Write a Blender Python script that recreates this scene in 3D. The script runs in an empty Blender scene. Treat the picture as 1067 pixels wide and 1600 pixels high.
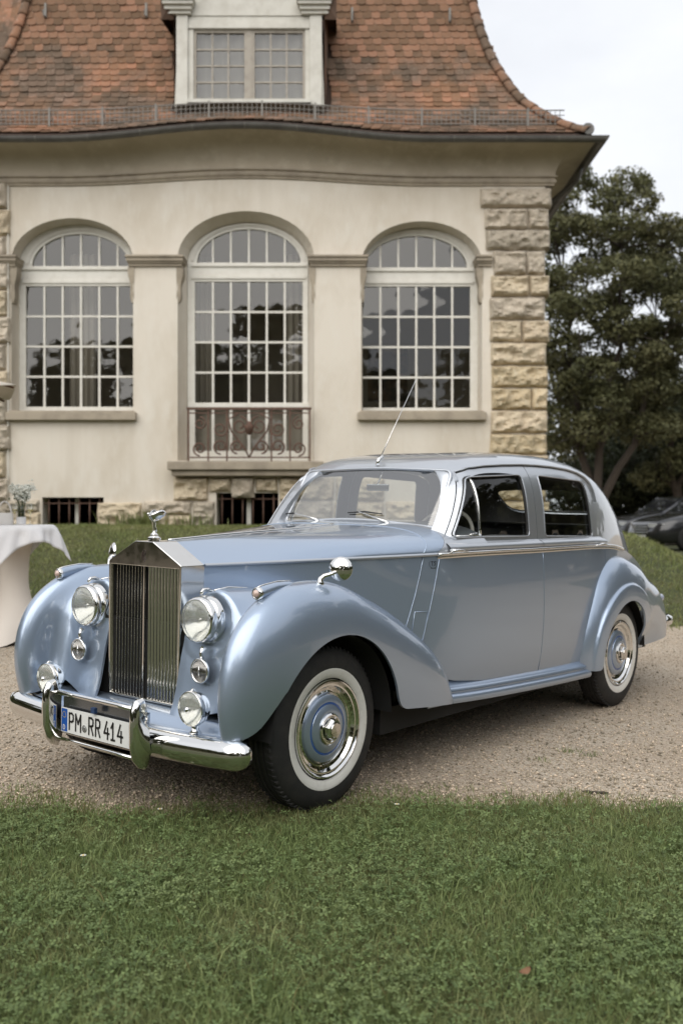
import bpy, bmesh, math, random
import numpy as np
from mathutils import Vector, Matrix
from mathutils.geometry import delaunay_2d_cdt
from math import radians, sin, cos, pi, sqrt, atan2

random.seed(7)
RNG = np.random.default_rng(11)
SC = bpy.context.scene
COL = SC.collection

# ------------------------------------------------------------------ camera
CAM_H = 1.315
cam_data = bpy.data.cameras.new("camera")
cam = bpy.data.objects.new("camera", cam_data)
COL.objects.link(cam)
cam.location = (0, 0, CAM_H)
cam.rotation_euler = (radians(90), 0, 0)
cam_data.sensor_fit = 'HORIZONTAL'
cam_data.sensor_width = 24.0
cam_data.lens = 35.0
cam_data.clip_start = 0.05
cam_data.clip_end = 2000
cam_data.dof.use_dof = True
cam_data.dof.focus_distance = 4.55
cam_data.dof.aperture_fstop = 2.5
SC.camera = cam

# ------------------------------------------------------------------ sky
SUN_EL, SUN_AZ = radians(44), radians(205)      # azimuth clockwise from +Y (behind the camera, a little left)
world = bpy.data.worlds.new("World")
SC.world = world
world.use_nodes = True
wn = world.node_tree
wn.nodes.clear()
wo = wn.nodes.new('ShaderNodeOutputWorld')
bg = wn.nodes.new('ShaderNodeBackground')
bg.inputs['Strength'].default_value = 0.12
sky = wn.nodes.new('ShaderNodeTexSky')
sky.sky_type = 'NISHITA'
sky.sun_disc = False
sky.sun_elevation = SUN_EL
sky.sun_rotation = SUN_AZ
sky.dust_density = 2.0
tc = wn.nodes.new('ShaderNodeTexCoord')
mp = wn.nodes.new('ShaderNodeMapping')
mp.inputs['Scale'].default_value = (1.0, 1.0, 2.2)
nz = wn.nodes.new('ShaderNodeTexNoise')
nz.inputs['Scale'].default_value = 2.3
nz.inputs['Detail'].default_value = 7
nz.inputs['Roughness'].default_value = 0.55
cr = wn.nodes.new('ShaderNodeValToRGB')          # cloud deck: brighter and greyer parts of one overcast
cr.color_ramp.elements[0].position = 0.30
cr.color_ramp.elements[0].color = (3.95, 4.05, 4.25, 1)
cr.color_ramp.elements[1].position = 0.70
cr.color_ramp.elements[1].color = (5.05, 5.12, 5.25, 1)
mx = wn.nodes.new('ShaderNodeMix')
mx.data_type = 'RGBA'
mx.inputs[0].default_value = 0.93
L = wn.links.new
L(tc.outputs['Generated'], mp.inputs[0]); L(mp.outputs[0], nz.inputs['Vector']); L(nz.outputs['Fac'], cr.inputs[0])
L(sky.outputs[0], mx.inputs[6]); L(cr.outputs[0], mx.inputs[7]); L(mx.outputs[2], bg.inputs[0]); L(bg.outputs[0], wo.inputs[0])

sun_data = bpy.data.lights.new("sun", 'SUN')
sun_data.energy = 1.5
sun_data.angle = radians(80)
sun_data.color = (1.0, 0.95, 0.87)
sun = bpy.data.objects.new("sun", sun_data)
COL.objects.link(sun)
_d = Vector((sin(SUN_AZ) * cos(SUN_EL), cos(SUN_AZ) * cos(SUN_EL), sin(SUN_EL)))
sun.rotation_euler = _d.to_track_quat('Z', 'Y').to_euler()

SC.view_settings.view_transform = 'Standard'
SC.view_settings.look = 'None'
SC.view_settings.gamma = 1
SC.view_settings.exposure = 0.82
SC.view_settings.use_curve_mapping = False
SC.cycles.max_bounces = 10
SC.cycles.transparent_max_bounces = 24
SC.cycles.transmission_bounces = 8
SC.cycles.glossy_bounces = 6
SC.cycles.diffuse_bounces = 3
SC.cycles.caustics_reflective = False
SC.cycles.caustics_refractive = False
SC.cycles.sample_clamp_indirect = 6
SC.cycles.use_denoising = True

# ------------------------------------------------------------------ materials
MATS = {}
def mat(name, base=(.5, .5, .5), rough=.5, metal=0., coat=0., coat_rough=.03, spec=.5, var=None, var2=None, bump=None, bump2=None,
        rvar=None, emit=None, alpha=None, trans=0., rand=0., island=0., sheen=0., sub=None, leafy=False, coords='Object', vstretch=None, streak=None, coat_ior=1.5):
    """Principled material; var=(scale, colour2, low, high) mixes a second colour by noise; bump=(scale, strength, distance)."""
    if name in MATS:
        return MATS[name]
    m = bpy.data.materials.new(name)
    m.use_nodes = True
    nt = m.node_tree
    b = nt.nodes['Principled BSDF']
    out = nt.nodes['Material Output']
    ln = nt.links.new
    b.inputs['Base Color'].default_value = (*base, 1)
    b.inputs['Roughness'].default_value = rough
    b.inputs['Metallic'].default_value = metal
    b.inputs['Coat Weight'].default_value = coat
    b.inputs['Coat Roughness'].default_value = coat_rough
    b.inputs['Coat IOR'].default_value = coat_ior
    b.inputs['Specular IOR Level'].default_value = spec
    b.inputs['Transmission Weight'].default_value = trans
    if emit:
        b.inputs['Emission Color'].default_value = (*emit[0], 1)
        b.inputs['Emission Strength'].default_value = emit[1]
    t = nt.nodes.new('ShaderNodeTexCoord')
    vec = t.outputs[coords]
    if vstretch:
        mpn = nt.nodes.new('ShaderNodeMapping')
        mpn.inputs['Scale'].default_value = vstretch
        ln(vec, mpn.inputs[0]); vecs = mpn.outputs[0]
    else:
        vecs = vec
    col = None
    def noise(scale, detail=6, rough_=.6, v=None):
        n = nt.nodes.new('ShaderNodeTexNoise')
        n.inputs['Scale'].default_value = scale
        n.inputs['Detail'].default_value = detail
        n.inputs['Roughness'].default_value = rough_
        ln(v if v is not None else vecs, n.inputs['Vector'])
        return n.outputs['Fac']
    def ramp(fac, lo, hi):
        r = nt.nodes.new('ShaderNodeMapRange')
        r.inputs['From Min'].default_value = lo; r.inputs['From Max'].default_value = hi
        ln(fac, r.inputs['Value'])
        return r.outputs[0]
    def mix(fac, a, c2):
        x = nt.nodes.new('ShaderNodeMix'); x.data_type = 'RGBA'
        ln(fac, x.inputs[0])
        if a is None: x.inputs[6].default_value = (*base, 1)
        else: ln(a, x.inputs[6])
        x.inputs[7].default_value = (*c2, 1)
        return x.outputs[2]
    for v in (var, var2):
        if v:
            col = mix(ramp(noise(v[0]), v[2], v[3]), col, v[1])
    if streak:                                    # rain streaks running down a wall
        ms_ = nt.nodes.new('ShaderNodeMapping'); ms_.inputs['Scale'].default_value = (1, 1, .06); ln(vec, ms_.inputs[0])
        col = mix(ramp(noise(streak[0], 5, .6, ms_.outputs[0]), streak[2], streak[3]), col, streak[1])
    if rand or island:
        hs = nt.nodes.new('ShaderNodeHueSaturation')
        if col is None: hs.inputs['Color'].default_value = (*base, 1)
        else: ln(col, hs.inputs['Color'])
        add = None
        if rand:
            oi = nt.nodes.new('ShaderNodeObjectInfo'); add = (oi.outputs['Random'], rand)
        if island:
            ge = nt.nodes.new('ShaderNodeNewGeometry'); add2 = (ge.outputs['Random Per Island'], island)
        cur = None
        for s_, a_ in ([add] if rand else []) + ([add2] if island else []):
            mm = nt.nodes.new('ShaderNodeMath'); mm.operation = 'MULTIPLY_ADD'
            ln(s_, mm.inputs[0]); mm.inputs[1].default_value = 2 * a_
            if cur is None: mm.inputs[2].default_value = 1 - a_
            else:
                sb = nt.nodes.new('ShaderNodeMath'); sb.operation = 'SUBTRACT'; ln(cur, sb.inputs[0]); sb.inputs[1].default_value = a_
                ln(sb.outputs[0], mm.inputs[2])
            cur = mm.outputs[0]
        ln(cur, hs.inputs['Value'])
        h2 = nt.nodes.new('ShaderNodeMath'); h2.operation = 'MULTIPLY_ADD'
        ln(cur, h2.inputs[0]); h2.inputs[1].default_value = -.018; h2.inputs[2].default_value = .518
        ln(h2.outputs[0], hs.inputs['Hue'])
        col = hs.outputs[0]
    if col is not None:
        ln(col, b.inputs['Base Color'])
    if rvar:
        ln(ramp(noise(rvar[0]), rvar[3], rvar[4]), (mr := nt.nodes.new('ShaderNodeMapRange')).inputs['Value'])
        mr.inputs['To Min'].default_value = rvar[1]; mr.inputs['To Max'].default_value = rvar[2]
        ln(mr.outputs[0], b.inputs['Roughness'])
    nrm = None
    for bp in (bump, bump2):
        if bp:
            bn = nt.nodes.new('ShaderNodeBump')
            bn.inputs['Strength'].default_value = bp[1]; bn.inputs['Distance'].default_value = bp[2]
            ln(noise(bp[0], 8, .65), bn.inputs['Height'])
            if nrm is not None: ln(nrm, bn.inputs['Normal'])
            nrm = bn.outputs[0]
    if nrm is not None:
        ln(nrm, b.inputs['Normal'])
    if leafy:                                     # thin leaf: some light passes through
        tr = nt.nodes.new('ShaderNodeBsdfTranslucent')
        if col is not None: ln(col, tr.inputs[0])
        else: tr.inputs[0].default_value = (*base, 1)
        ms = nt.nodes.new('ShaderNodeMixShader'); ms.inputs[0].default_value = .3
        ln(b.outputs[0], ms.inputs[1]); ln(tr.outputs[0], ms.inputs[2]); ln(ms.outputs[0], out.inputs[0])
    MATS[name] = m
    return m

def glass(name, tint=(.9, .92, .92), refl=1.0, rough=0.0, wav=None):
    """thin pane: clear with mirror reflection after Fresnel"""
    if name in MATS: return MATS[name]
    m = bpy.data.materials.new(name); m.use_nodes = True
    nt = m.node_tree; nt.nodes.clear(); ln = nt.links.new
    out = nt.nodes.new('ShaderNodeOutputMaterial')
    tr = nt.nodes.new('ShaderNodeBsdfTransparent'); tr.inputs[0].default_value = (*tint, 1)
    gl = nt.nodes.new('ShaderNodeBsdfGlossy'); gl.inputs['Roughness'].default_value = rough
    lw = nt.nodes.new('ShaderNodeLayerWeight'); lw.inputs['Blend'].default_value = .5
    pw = nt.nodes.new('ShaderNodeMath'); pw.operation = 'POWER'; pw.inputs[1].default_value = 5
    fr = nt.nodes.new('ShaderNodeMath'); fr.operation = 'MULTIPLY_ADD'; fr.inputs[1].default_value = .92; fr.inputs[2].default_value = .08   # both faces of the pane
    mu = nt.nodes.new('ShaderNodeMath'); mu.operation = 'MULTIPLY'; mu.use_clamp = True; mu.inputs[1].default_value = refl
    ms = nt.nodes.new('ShaderNodeMixShader')
    ln(lw.outputs['Facing'], pw.inputs[0]); ln(pw.outputs[0], fr.inputs[0]); ln(fr.outputs[0], mu.inputs[0]); ln(mu.outputs[0], ms.inputs[0]); ln(tr.outputs[0], ms.inputs[1]); ln(gl.outputs[0], ms.inputs[2]); ln(ms.outputs[0], out.inputs[0])
    if wav:
        t = nt.nodes.new('ShaderNodeTexCoord'); n = nt.nodes.new('ShaderNodeTexNoise'); n.inputs['Scale'].default_value = wav[0]
        bn = nt.nodes.new('ShaderNodeBump'); bn.inputs['Strength'].default_value = wav[1]; bn.inputs['Distance'].default_value = wav[2]
        ln(t.outputs['Object'], n.inputs['Vector']); ln(n.outputs['Fac'], bn.inputs['Height']); ln(bn.outputs[0], gl.inputs['Normal'])
    MATS[name] = m
    return m

def fluted(name):
    """pressed lamp lens: ribbed, half clear"""
    m = bpy.data.materials.new(name); m.use_nodes = True
    nt = m.node_tree; nt.nodes.clear(); ln = nt.links.new
    out = nt.nodes.new('ShaderNodeOutputMaterial')
    tr = nt.nodes.new('ShaderNodeBsdfTransparent'); tr.inputs[0].default_value = (.93, .94, .92, 1)
    pb = nt.nodes.new('ShaderNodeBsdfPrincipled'); pb.inputs['Base Color'].default_value = (.74, .76, .74, 1); pb.inputs['Roughness'].default_value = .08; pb.inputs['Metallic'].default_value = .35
    t = nt.nodes.new('ShaderNodeTexCoord'); wv = nt.nodes.new('ShaderNodeTexWave'); wv.bands_direction = 'Y'; wv.inputs['Scale'].default_value = 42; wv.inputs['Distortion'].default_value = 1.2
    bn = nt.nodes.new('ShaderNodeBump'); bn.inputs['Strength'].default_value = .55; bn.inputs['Distance'].default_value = .004
    ln(t.outputs['Object'], wv.inputs['Vector']); ln(wv.outputs['Fac'], bn.inputs['Height']); ln(bn.outputs[0], pb.inputs['Normal'])
    ms = nt.nodes.new('ShaderNodeMixShader'); ms.inputs[0].default_value = .42
    ln(tr.outputs[0], ms.inputs[1]); ln(pb.outputs[0], ms.inputs[2]); ln(ms.outputs[0], out.inputs[0])
    MATS[name] = m
    return m

# ------------------------------------------------------------------ mesh helpers
def link(name, me, parent=None, m=None):
    o = bpy.data.objects.new(name, me)
    COL.objects.link(o)
    if parent is not None: o.parent = parent
    if m is not None and me is not None and not me.materials: me.materials.append(m)
    return o

def tag(o, label=None, cat=None, group=None, kind=None):
    if label: o['label'] = label
    if cat: o['category'] = cat
    if group: o['group'] = group
    if kind: o['kind'] = kind
    return o

def empty(name, loc=(0, 0, 0), rz=0, label=None, cat=None, group=None, parent=None):
    o = bpy.data.objects.new(name, None); COL.objects.link(o)
    o.location = loc; o.rotation_euler = (0, 0, rz); o.empty_display_size = .1
    if parent is not None: o.parent = parent
    return tag(o, label, cat, group)

def mesh(name, verts, faces, m=None, parent=None, smooth=False, fix=True, autos=None):
    me = bpy.data.meshes.new(name)
    if isinstance(verts, np.ndarray): verts = verts.tolist()
    if isinstance(faces, np.ndarray): faces = faces.tolist()
    me.from_pydata(verts, [], faces)
    if fix:
        bm = bmesh.new(); bm.from_mesh(me); bmesh.ops.remove_doubles(bm, verts=bm.verts, dist=1e-5); bmesh.ops.recalc_face_normals(bm, faces=bm.faces); bm.to_mesh(me); bm.free()
    if smooth or autos:
        me.shade_smooth()
        if autos: me.set_sharp_from_angle(angle=radians(autos))
    o = link(name, me, parent, m)
    return o

class MB:
    """collects geometry of ONE piece"""
    def __init__(s): s.v = []; s.f = []
    def add(s, v, f):
        n = len(s.v); s.v += [tuple(p) for p in v]; s.f += [tuple(i + n for i in q) for q in f]; return s
    def box(s, x0, x1, y0, y1, z0, z1):
        return s.add([(x0, y0, z0), (x1, y0, z0), (x1, y1, z0), (x0, y1, z0), (x0, y0, z1), (x1, y0, z1), (x1, y1, z1), (x0, y1, z1)],
                     [(0, 3, 2, 1), (4, 5, 6, 7), (0, 1, 5, 4), (1, 2, 6, 5), (2, 3, 7, 6), (3, 0, 4, 7)])
    def tube(s, pts, r, n=8, caps=True):
        v, f = tube_geo(pts, r, n, caps); return s.add(v, f)
    def lathe(s, prof, n=24, axis='z', c=(0, 0, 0)):
        v, f = lathe_geo(prof, n, axis, c); return s.add(v, f)
    def loft(s, rows, closed=False, cap=False):
        v, f = loft_geo(rows, closed, cap); return s.add(v, f)
    def build(s, name, m=None, parent=None, smooth=False, autos=None, bevel=0, seg=2):
        o = mesh(name, s.v, s.f, m, parent, smooth, True, autos)
        if bevel:
            bv = o.modifiers.new('bevel', 'BEVEL'); bv.width = bevel; bv.segments = seg; bv.limit_method = 'ANGLE'; bv.angle_limit = radians(40)
        return o

def tube_geo(pts, r, n=8, caps=True):
    P = [Vector(p) for p in pts]; k = len(P)
    R = list(r) if hasattr(r, '__len__') else [r] * k
    v, f = [], []
    up = None
    for i in range(k):
        t = (P[min(i + 1, k - 1)] - P[max(i - 1, 0)]).normalized()
        if up is None:
            up = Vector((0, 0, 1)) if abs(t.z) < .9 else Vector((1, 0, 0))
        a = t.cross(up); a = a.normalized() if a.length > 1e-6 else t.orthogonal().normalized()
        b = a.cross(t).normalized(); up = b
        for j in range(n):
            w = 2 * pi * j / n
            v.append(tuple(P[i] + (a * cos(w) + b * sin(w)) * R[i]))
    for i in range(k - 1):
        for j in range(n):
            f.append((i * n + j, i * n + (j + 1) % n, (i + 1) * n + (j + 1) % n, (i + 1) * n + j))
    if caps:
        f.append(tuple(range(n - 1, -1, -1))); f.append(tuple((k - 1) * n + j for j in range(n)))
    return v, f

def lathe_geo(prof, n=24, axis='z', c=(0, 0, 0)):
    """prof: (radius, height) pairs along the axis"""
    v, f = [], []
    for r, h in prof:
        for j in range(n):
            w = 2 * pi * j / n
            a, b = r * cos(w), r * sin(w)
            p = (a, b, h) if axis == 'z' else ((h, a, b) if axis == 'x' else (a, h, b))
            v.append((p[0] + c[0], p[1] + c[1], p[2] + c[2]))
    for i in range(len(prof) - 1):
        for j in range(n):
            f.append((i * n + j, i * n + (j + 1) % n, (i + 1) * n + (j + 1) % n, (i + 1) * n + j))
    if prof[0][0] > 1e-4: pass
    return v, f

def loft_geo(rows, closed=False, cap=False):
    k, n = len(rows), len(rows[0]); v = [tuple(p) for r in rows for p in r]; f = []
    for i in range(k - 1):
        for j in range(n if closed else n - 1):
            f.append((i * n + j, i * n + (j + 1) % n, (i + 1) * n + (j + 1) % n, (i + 1) * n + j))
    if cap:
        f.append(tuple(range(n))); f.append(tuple((k - 1) * n + j for j in range(n)))
    return v, f

def pip(P, poly):
    """points in polygon, numpy"""
    x, y = P[:, 0], P[:, 1]; inside = np.zeros(len(P), bool); q = np.asarray(poly); n = len(q); j = n - 1
    for i in range(n):
        xi, yi, xj, yj = q[i, 0], q[i, 1], q[j, 0], q[j, 1]
        c = ((yi > y) != (yj > y)) & (x < (xj - xi) * (y - yi) / ((yj - yi) or 1e-12) + xi)
        inside ^= c; j = i
    return inside

def resample(poly, sp, closed=True):
    out = []; n = len(poly)
    for i in range(n if closed else n - 1):
        a = np.array(poly[i], float); b = np.array(poly[(i + 1) % n], float)
        k = max(1, int(np.ceil(np.linalg.norm(b - a) / sp)))
        for t in range(k): out.append(tuple(a + (b - a) * t / k))
    if not closed: out.append(tuple(poly[-1]))
    return out

def cdt(outer, holes=(), sp=.05, sx=None, sy=None):
    """triangulated flat region with an even interior grid; returns points (n,2) and triangles"""
    sx = sx or sp; sy = sy or sp
    loops = [resample(outer, sp)] + [resample(h, sp) for h in holes]
    pts = []; edges = []
    for lp in loops:
        s0 = len(pts); pts += lp; edges += [(s0 + i, s0 + (i + 1) % len(lp)) for i in range(len(lp))]
    B = np.array(pts)
    lo, hi = B.min(0), B.max(0)
    gx, gy = np.meshgrid(np.arange(lo[0] + sx * .5, hi[0], sx), np.arange(lo[1] + sy * .5, hi[1], sy))
    G = np.stack([gx.ravel(), gy.ravel()], 1)
    if len(G):
        k = pip(G, outer)
        for h in holes: k &= ~pip(G, h)
        G = G[k]
    if len(G):
        S = np.array([1 / sx, 1 / sy]); d = np.full(len(G), 9e9)
        for i in range(0, len(B), 64):
            d = np.minimum(d, np.linalg.norm((G[:, None] - B[None, i:i + 64]) * S, axis=2).min(1))
        G = G[d > .45]
    allp = [Vector(p) for p in pts] + [Vector(p) for p in G.tolist()]
    vo, _, fo, *_ = delaunay_2d_cdt(allp, edges, [], 0, 1e-6)
    V = np.array([tuple(p) for p in vo]); Fc = np.array([f for f in fo if len(f) == 3])
    c = V[Fc].mean(1); k = pip(c, outer)
    for h in holes: k &= ~pip(c, h)
    return V, Fc[k]

def spl(xs, ys):
    """monotone-ish smooth 1D curve (Catmull-Rom / PCHIP) usable with numpy arrays"""
    xs = np.asarray(xs, float); ys = np.asarray(ys, float)
    h = np.diff(xs); d = np.diff(ys) / h; m = np.zeros(len(xs))
    for i in range(1, len(xs) - 1):
        m[i] = 0 if d[i - 1] * d[i] <= 0 else 3 * (h[i - 1] + h[i]) / ((2 * h[i] + h[i - 1]) / d[i - 1] + (h[i] + 2 * h[i - 1]) / d[i])
    m[0], m[-1] = d[0], d[-1]
    def f(x):
        x = np.asarray(x, float); xc = np.clip(x, xs[0], xs[-1]); i = np.clip(np.searchsorted(xs, xc) - 1, 0, len(h) - 1)
        t = (xc - xs[i]) / h[i]
        r = (2 * t**3 - 3 * t**2 + 1) * ys[i] + (t**3 - 2 * t**2 + t) * h[i] * m[i] + (-2 * t**3 + 3 * t**2) * ys[i + 1] + (t**3 - t**2) * h[i] * m[i + 1]
        return r
    return f

def spn(xs, ys):
    """natural cubic spline"""
    xs = np.asarray(xs, float); ys = np.asarray(ys, float); n = len(xs); h = np.diff(xs)
    A = np.eye(n); r = np.zeros(n)
    for i in range(1, n - 1):
        A[i, i - 1], A[i, i], A[i, i + 1] = h[i - 1], 2 * (h[i - 1] + h[i]), h[i]
        r[i] = 6 * ((ys[i + 1] - ys[i]) / h[i] - (ys[i] - ys[i - 1]) / h[i - 1])
    M2 = np.linalg.solve(A, r)
    def f(x):
        x = np.clip(np.asarray(x, float), xs[0], xs[-1]); i = np.clip(np.searchsorted(xs, x) - 1, 0, n - 2)
        a = xs[i + 1] - x; b = x - xs[i]; hh = h[i]
        return (M2[i] * a**3 + M2[i + 1] * b**3) / (6 * hh) + (ys[i] / hh - M2[i] * hh / 6) * a + (ys[i + 1] / hh - M2[i + 1] * hh / 6) * b
    return f

def sstep(a, b, x):
    t = np.clip((np.asarray(x, float) - a) / (b - a), 0, 1); return t * t * (3 - 2 * t)

def ribbon(pts, w, closed=False):
    """flat polyline stroke in 2D -> quads list [(4 pts)]"""
    out = []
    n = len(pts)
    for i in range(n if closed else n - 1):
        a = np.array(pts[i], float); b = np.array(pts[(i + 1) % n], float); d = b - a; l = np.linalg.norm(d)
        if l < 1e-9: continue
        d /= l; nrm = np.array([-d[1], d[0]]) * w / 2; a2 = a - d * w * .5 ; b2 = b + d * w * .5
        out.append((a2 - nrm, b2 - nrm, b2 + nrm, a2 + nrm))
    return out
# ================================================================== GROUND
CO = np.array([-.64, 4.88]); CN = np.array([.777, -.63]) / np.hypot(.777, .63)
hx = spl([-60, 3.2, 3.9, 4.3, 4.9, 5.5, 6.5, 8.0, 60], [1.04, 1.04, 1.03, .95, .67, .46, .22, .04, .0])
def lawn_y0(x): return 9.95 + .16 * (np.asarray(x, float) + 3.3) + .12 * np.sin(np.asarray(x, float) * 1.7) + .05 * np.sin(np.asarray(x, float) * 6.1)
def zg(x, y):
    x = np.asarray(x, float); y = np.asarray(y, float)
    yc = (x - CO[0]) * CN[0] + (y - CO[1]) * CN[1]
    tilt = np.tan(radians(1.2)) * np.clip(.55 - yc, 0, 1.9) * sstep(14, 9, y) * sstep(1.0, 3.0, y + .8 * np.abs(x + .5))
    y0 = 9.95 + .16 * (x + 3.3); y1 = 17.4 - 2.6 * sstep(2.4, 4.4, x)
    t = np.clip((y - y0 + .25) / (y1 - y0), 0, 1); r = t * .55 + .45 * t * t * (3 - 2 * t)
    z = tilt + hx(x) * r
    far = sstep(17.0, 24.0, y) * sstep(3.87, 4.4, x)
    z = z * (1 - far) + .33 * far
    return z + .012 * np.sin(x * 1.3 + 2) * np.sin(y * 1.1) * sstep(5.5, 8, y)

def gravel_material():
    m = bpy.data.materials.new('gravel'); m.use_nodes = True
    nt = m.node_tree; b = nt.nodes['Principled BSDF']; ln = nt.links.new
    t = nt.nodes.new('ShaderNodeTexCoord')
    def vor(scale):
        v = nt.nodes.new('ShaderNodeTexVoronoi'); v.inputs['Scale'].default_value = scale; ln(t.outputs['Object'], v.inputs['Vector']); return v
    def noi(scale, d=6):
        n = nt.nodes.new('ShaderNodeTexNoise'); n.inputs['Scale'].default_value = scale; n.inputs['Detail'].default_value = d; ln(t.outputs['Object'], n.inputs['Vector']); return n.outputs['Fac']
    v1, v2 = vor(75), vor(190)
    sp = nt.nodes.new('ShaderNodeSeparateColor'); ln(v1.outputs['Color'], sp.inputs[0])
    cr_ = nt.nodes.new('ShaderNodeValToRGB'); e = cr_.color_ramp.elements
    e[0].position = 0; e[0].color = (0.198, 0.150, 0.106, 1); e[1].position = 1; e[1].color = (0.645, 0.576, 0.478, 1)
    for p, c in ((.2, (0.302, 0.242, 0.181)), (.5, (0.437, 0.365, 0.288)), (.8, (0.530, 0.464, 0.379))):
        x = e.new(p); x.color = (*c, 1)
    ln(sp.outputs[0], cr_.inputs[0])
    sp2 = nt.nodes.new('ShaderNodeSeparateColor'); ln(v2.outputs['Color'], sp2.inputs[0])
    cr2 = nt.nodes.new('ShaderNodeValToRGB'); e = cr2.color_ramp.elements
    e[0].color = (0.250, 0.201, 0.151, 1); e[1].color = (0.572, 0.499, 0.403, 1); ln(sp2.outputs[0], cr2.inputs[0])
    mx_ = nt.nodes.new('ShaderNodeMix'); mx_.data_type = 'RGBA'; mx_.inputs[0].default_value = .5
    ln(cr_.outputs[0], mx_.inputs[6]); ln(cr2.outputs[0], mx_.inputs[7])
    # worn, earthy patches
    mr = nt.nodes.new('ShaderNodeMapRange'); mr.inputs['From Min'].default_value = .45; mr.inputs['From Max'].default_value = .68; ln(noi(.62), mr.inputs['Value'])
    mul = nt.nodes.new('ShaderNodeMath'); mul.operation = 'MULTIPLY'; mul.inputs[1].default_value = .72; ln(mr.outputs[0], mul.inputs[0])
    mx2 = nt.nodes.new('ShaderNodeMix'); mx2.data_type = 'RGBA'; ln(mul.outputs[0], mx2.inputs[0]); ln(mx_.outputs[2], mx2.inputs[6]); mx2.inputs[7].default_value = (0.312, 0.237, 0.167, 1)
    ln(mx2.outputs[2], b.inputs['Base Color']); b.inputs['Roughness'].default_value = .88
    b1 = nt.nodes.new('ShaderNodeBump'); b1.invert = True; b1.inputs['Strength'].default_value = .9; b1.inputs['Distance'].default_value = .008; ln(v1.outputs['Distance'], b1.inputs['Height'])
    b2 = nt.nodes.new('ShaderNodeBump'); b2.inputs['Strength'].default_value = .7; b2.inputs['Distance'].default_value = .012; ln(noi(22), b2.inputs['Height']); ln(b1.outputs[0], b2.inputs['Normal'])
    ln(b2.outputs[0], b.inputs['Normal'])
    MATS['gravel'] = m
    return m
gravel = gravel_material()
turf = mat('turf_soil', (.050, .062, .022), .95, var=(3, (.085, .085, .035), .42, .65), var2=(40, (.035, .03, .015), .5, .75), bump=(30, .6, .03))

def grid_sheet(name, xs_, ys_, zf, m, lift=0., keep=None):
    X, Y = np.meshgrid(xs_, ys_); Z = zf(X, Y) + lift
    n, k = len(xs_), len(ys_); V = np.stack([X.ravel(), Y.ravel(), Z.ravel()], 1)
    i, j = np.meshgrid(np.arange(n - 1), np.arange(k - 1)); a = (j * n + i).ravel()
    F = np.stack([a, a + 1, a + n + 1, a + n], 1)
    if keep is not None: F = F[keep(V[F].mean(1))]
    me = bpy.data.meshes.new(name); me.from_pydata(V.tolist(), [], F.tolist()); me.shade_smooth()
    return link(name, me, None, m)
gxs = np.unique(np.concatenate([np.linspace(-700, -30, 12), np.linspace(-30, -8, 24), np.linspace(-8, 9, 120), np.linspace(9, 30, 24), np.linspace(30, 700, 12)]))
gys = np.unique(np.concatenate([np.linspace(-700, -20, 10), np.linspace(-20, 2, 20), np.linspace(2, 25, 160), np.linspace(25, 60, 20), np.linspace(60, 700, 10)]))
tag(grid_sheet('gravel_drive', gxs, gys, zg, gravel), kind='structure')
def front_edge_y(x): x = np.asarray(x, float); return 4.50 + .055 * x + .05 * np.sin(3.1 * x + .6) + .03 * np.sin(8.3 * x) + .02 * np.sin(19 * x)
V = []; F = []
lx = np.linspace(-14, 14, 281)
ly = [0, .5, .8, .9, .96, 1.0]
for x in lx:
    fe = float(front_edge_y(x)) - .10
    for t in ly: y = -16 + t * (fe + 16); V.append((x, y, float(zg(x, y)) + .004))
for i in range(len(lx) - 1):
    for j in range(5): F.append((i * 6 + j, (i + 1) * 6 + j, (i + 1) * 6 + j + 1, i * 6 + j + 1))
tag(mesh('front_lawn', V, F, turf, None, True, False), kind='structure')
V = []; F = []
lx = np.linspace(-16, 16, 321); NT = 40
for x in lx:
    y0 = float(lawn_y0(x))
    for j in range(NT): t = (j / (NT - 1))**1.2; y = y0 + t * (30 - y0); V.append((x, y, float(zg(x, y)) + .006))
for i in range(len(lx) - 1):
    for j in range(NT - 1): F.append((i * NT + j, (i + 1) * NT + j, (i + 1) * NT + j + 1, i * NT + j + 1))
tag(mesh('lawn_mound', V, F, turf, None, True, False), kind='structure')
# ================================================================== THE VILLA
D = 18.3; SCL = 1556 / D
def FX(px, dep=0.): return (px - 533.5) * (D + dep) / 1556
def FZ(py, dep=0.): return CAM_H + (800 - py) * (D + dep) / 1556
villa = empty('villa', (0, D, 1.0), label='cream stucco villa with arched windows and red tiled hipped roof', cat='building')
VO = Vector((0, D, 1.0))
def vm(name, v, f, m, parent=None, **k):
    """mesh given in world space, hung under the villa or one of its (unmoved) parts"""
    base = VO if (parent is None or parent is villa) else VO
    V_ = np.array(v, float) - np.array(base)
    return mesh(name, V_, f, m, parent or villa, **k)
def vb(mb, name, m, parent=None, bevel=0, **k):
    o = vm(name, mb.v, mb.f, m, parent, **k)
    if bevel:
        bv = o.modifiers.new('bevel', 'BEVEL'); bv.width = bevel; bv.segments = 2; bv.limit_method = 'ANGLE'; bv.angle_limit = radians(40)
    return o
def vpart(name): return empty(name, parent=villa)

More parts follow.
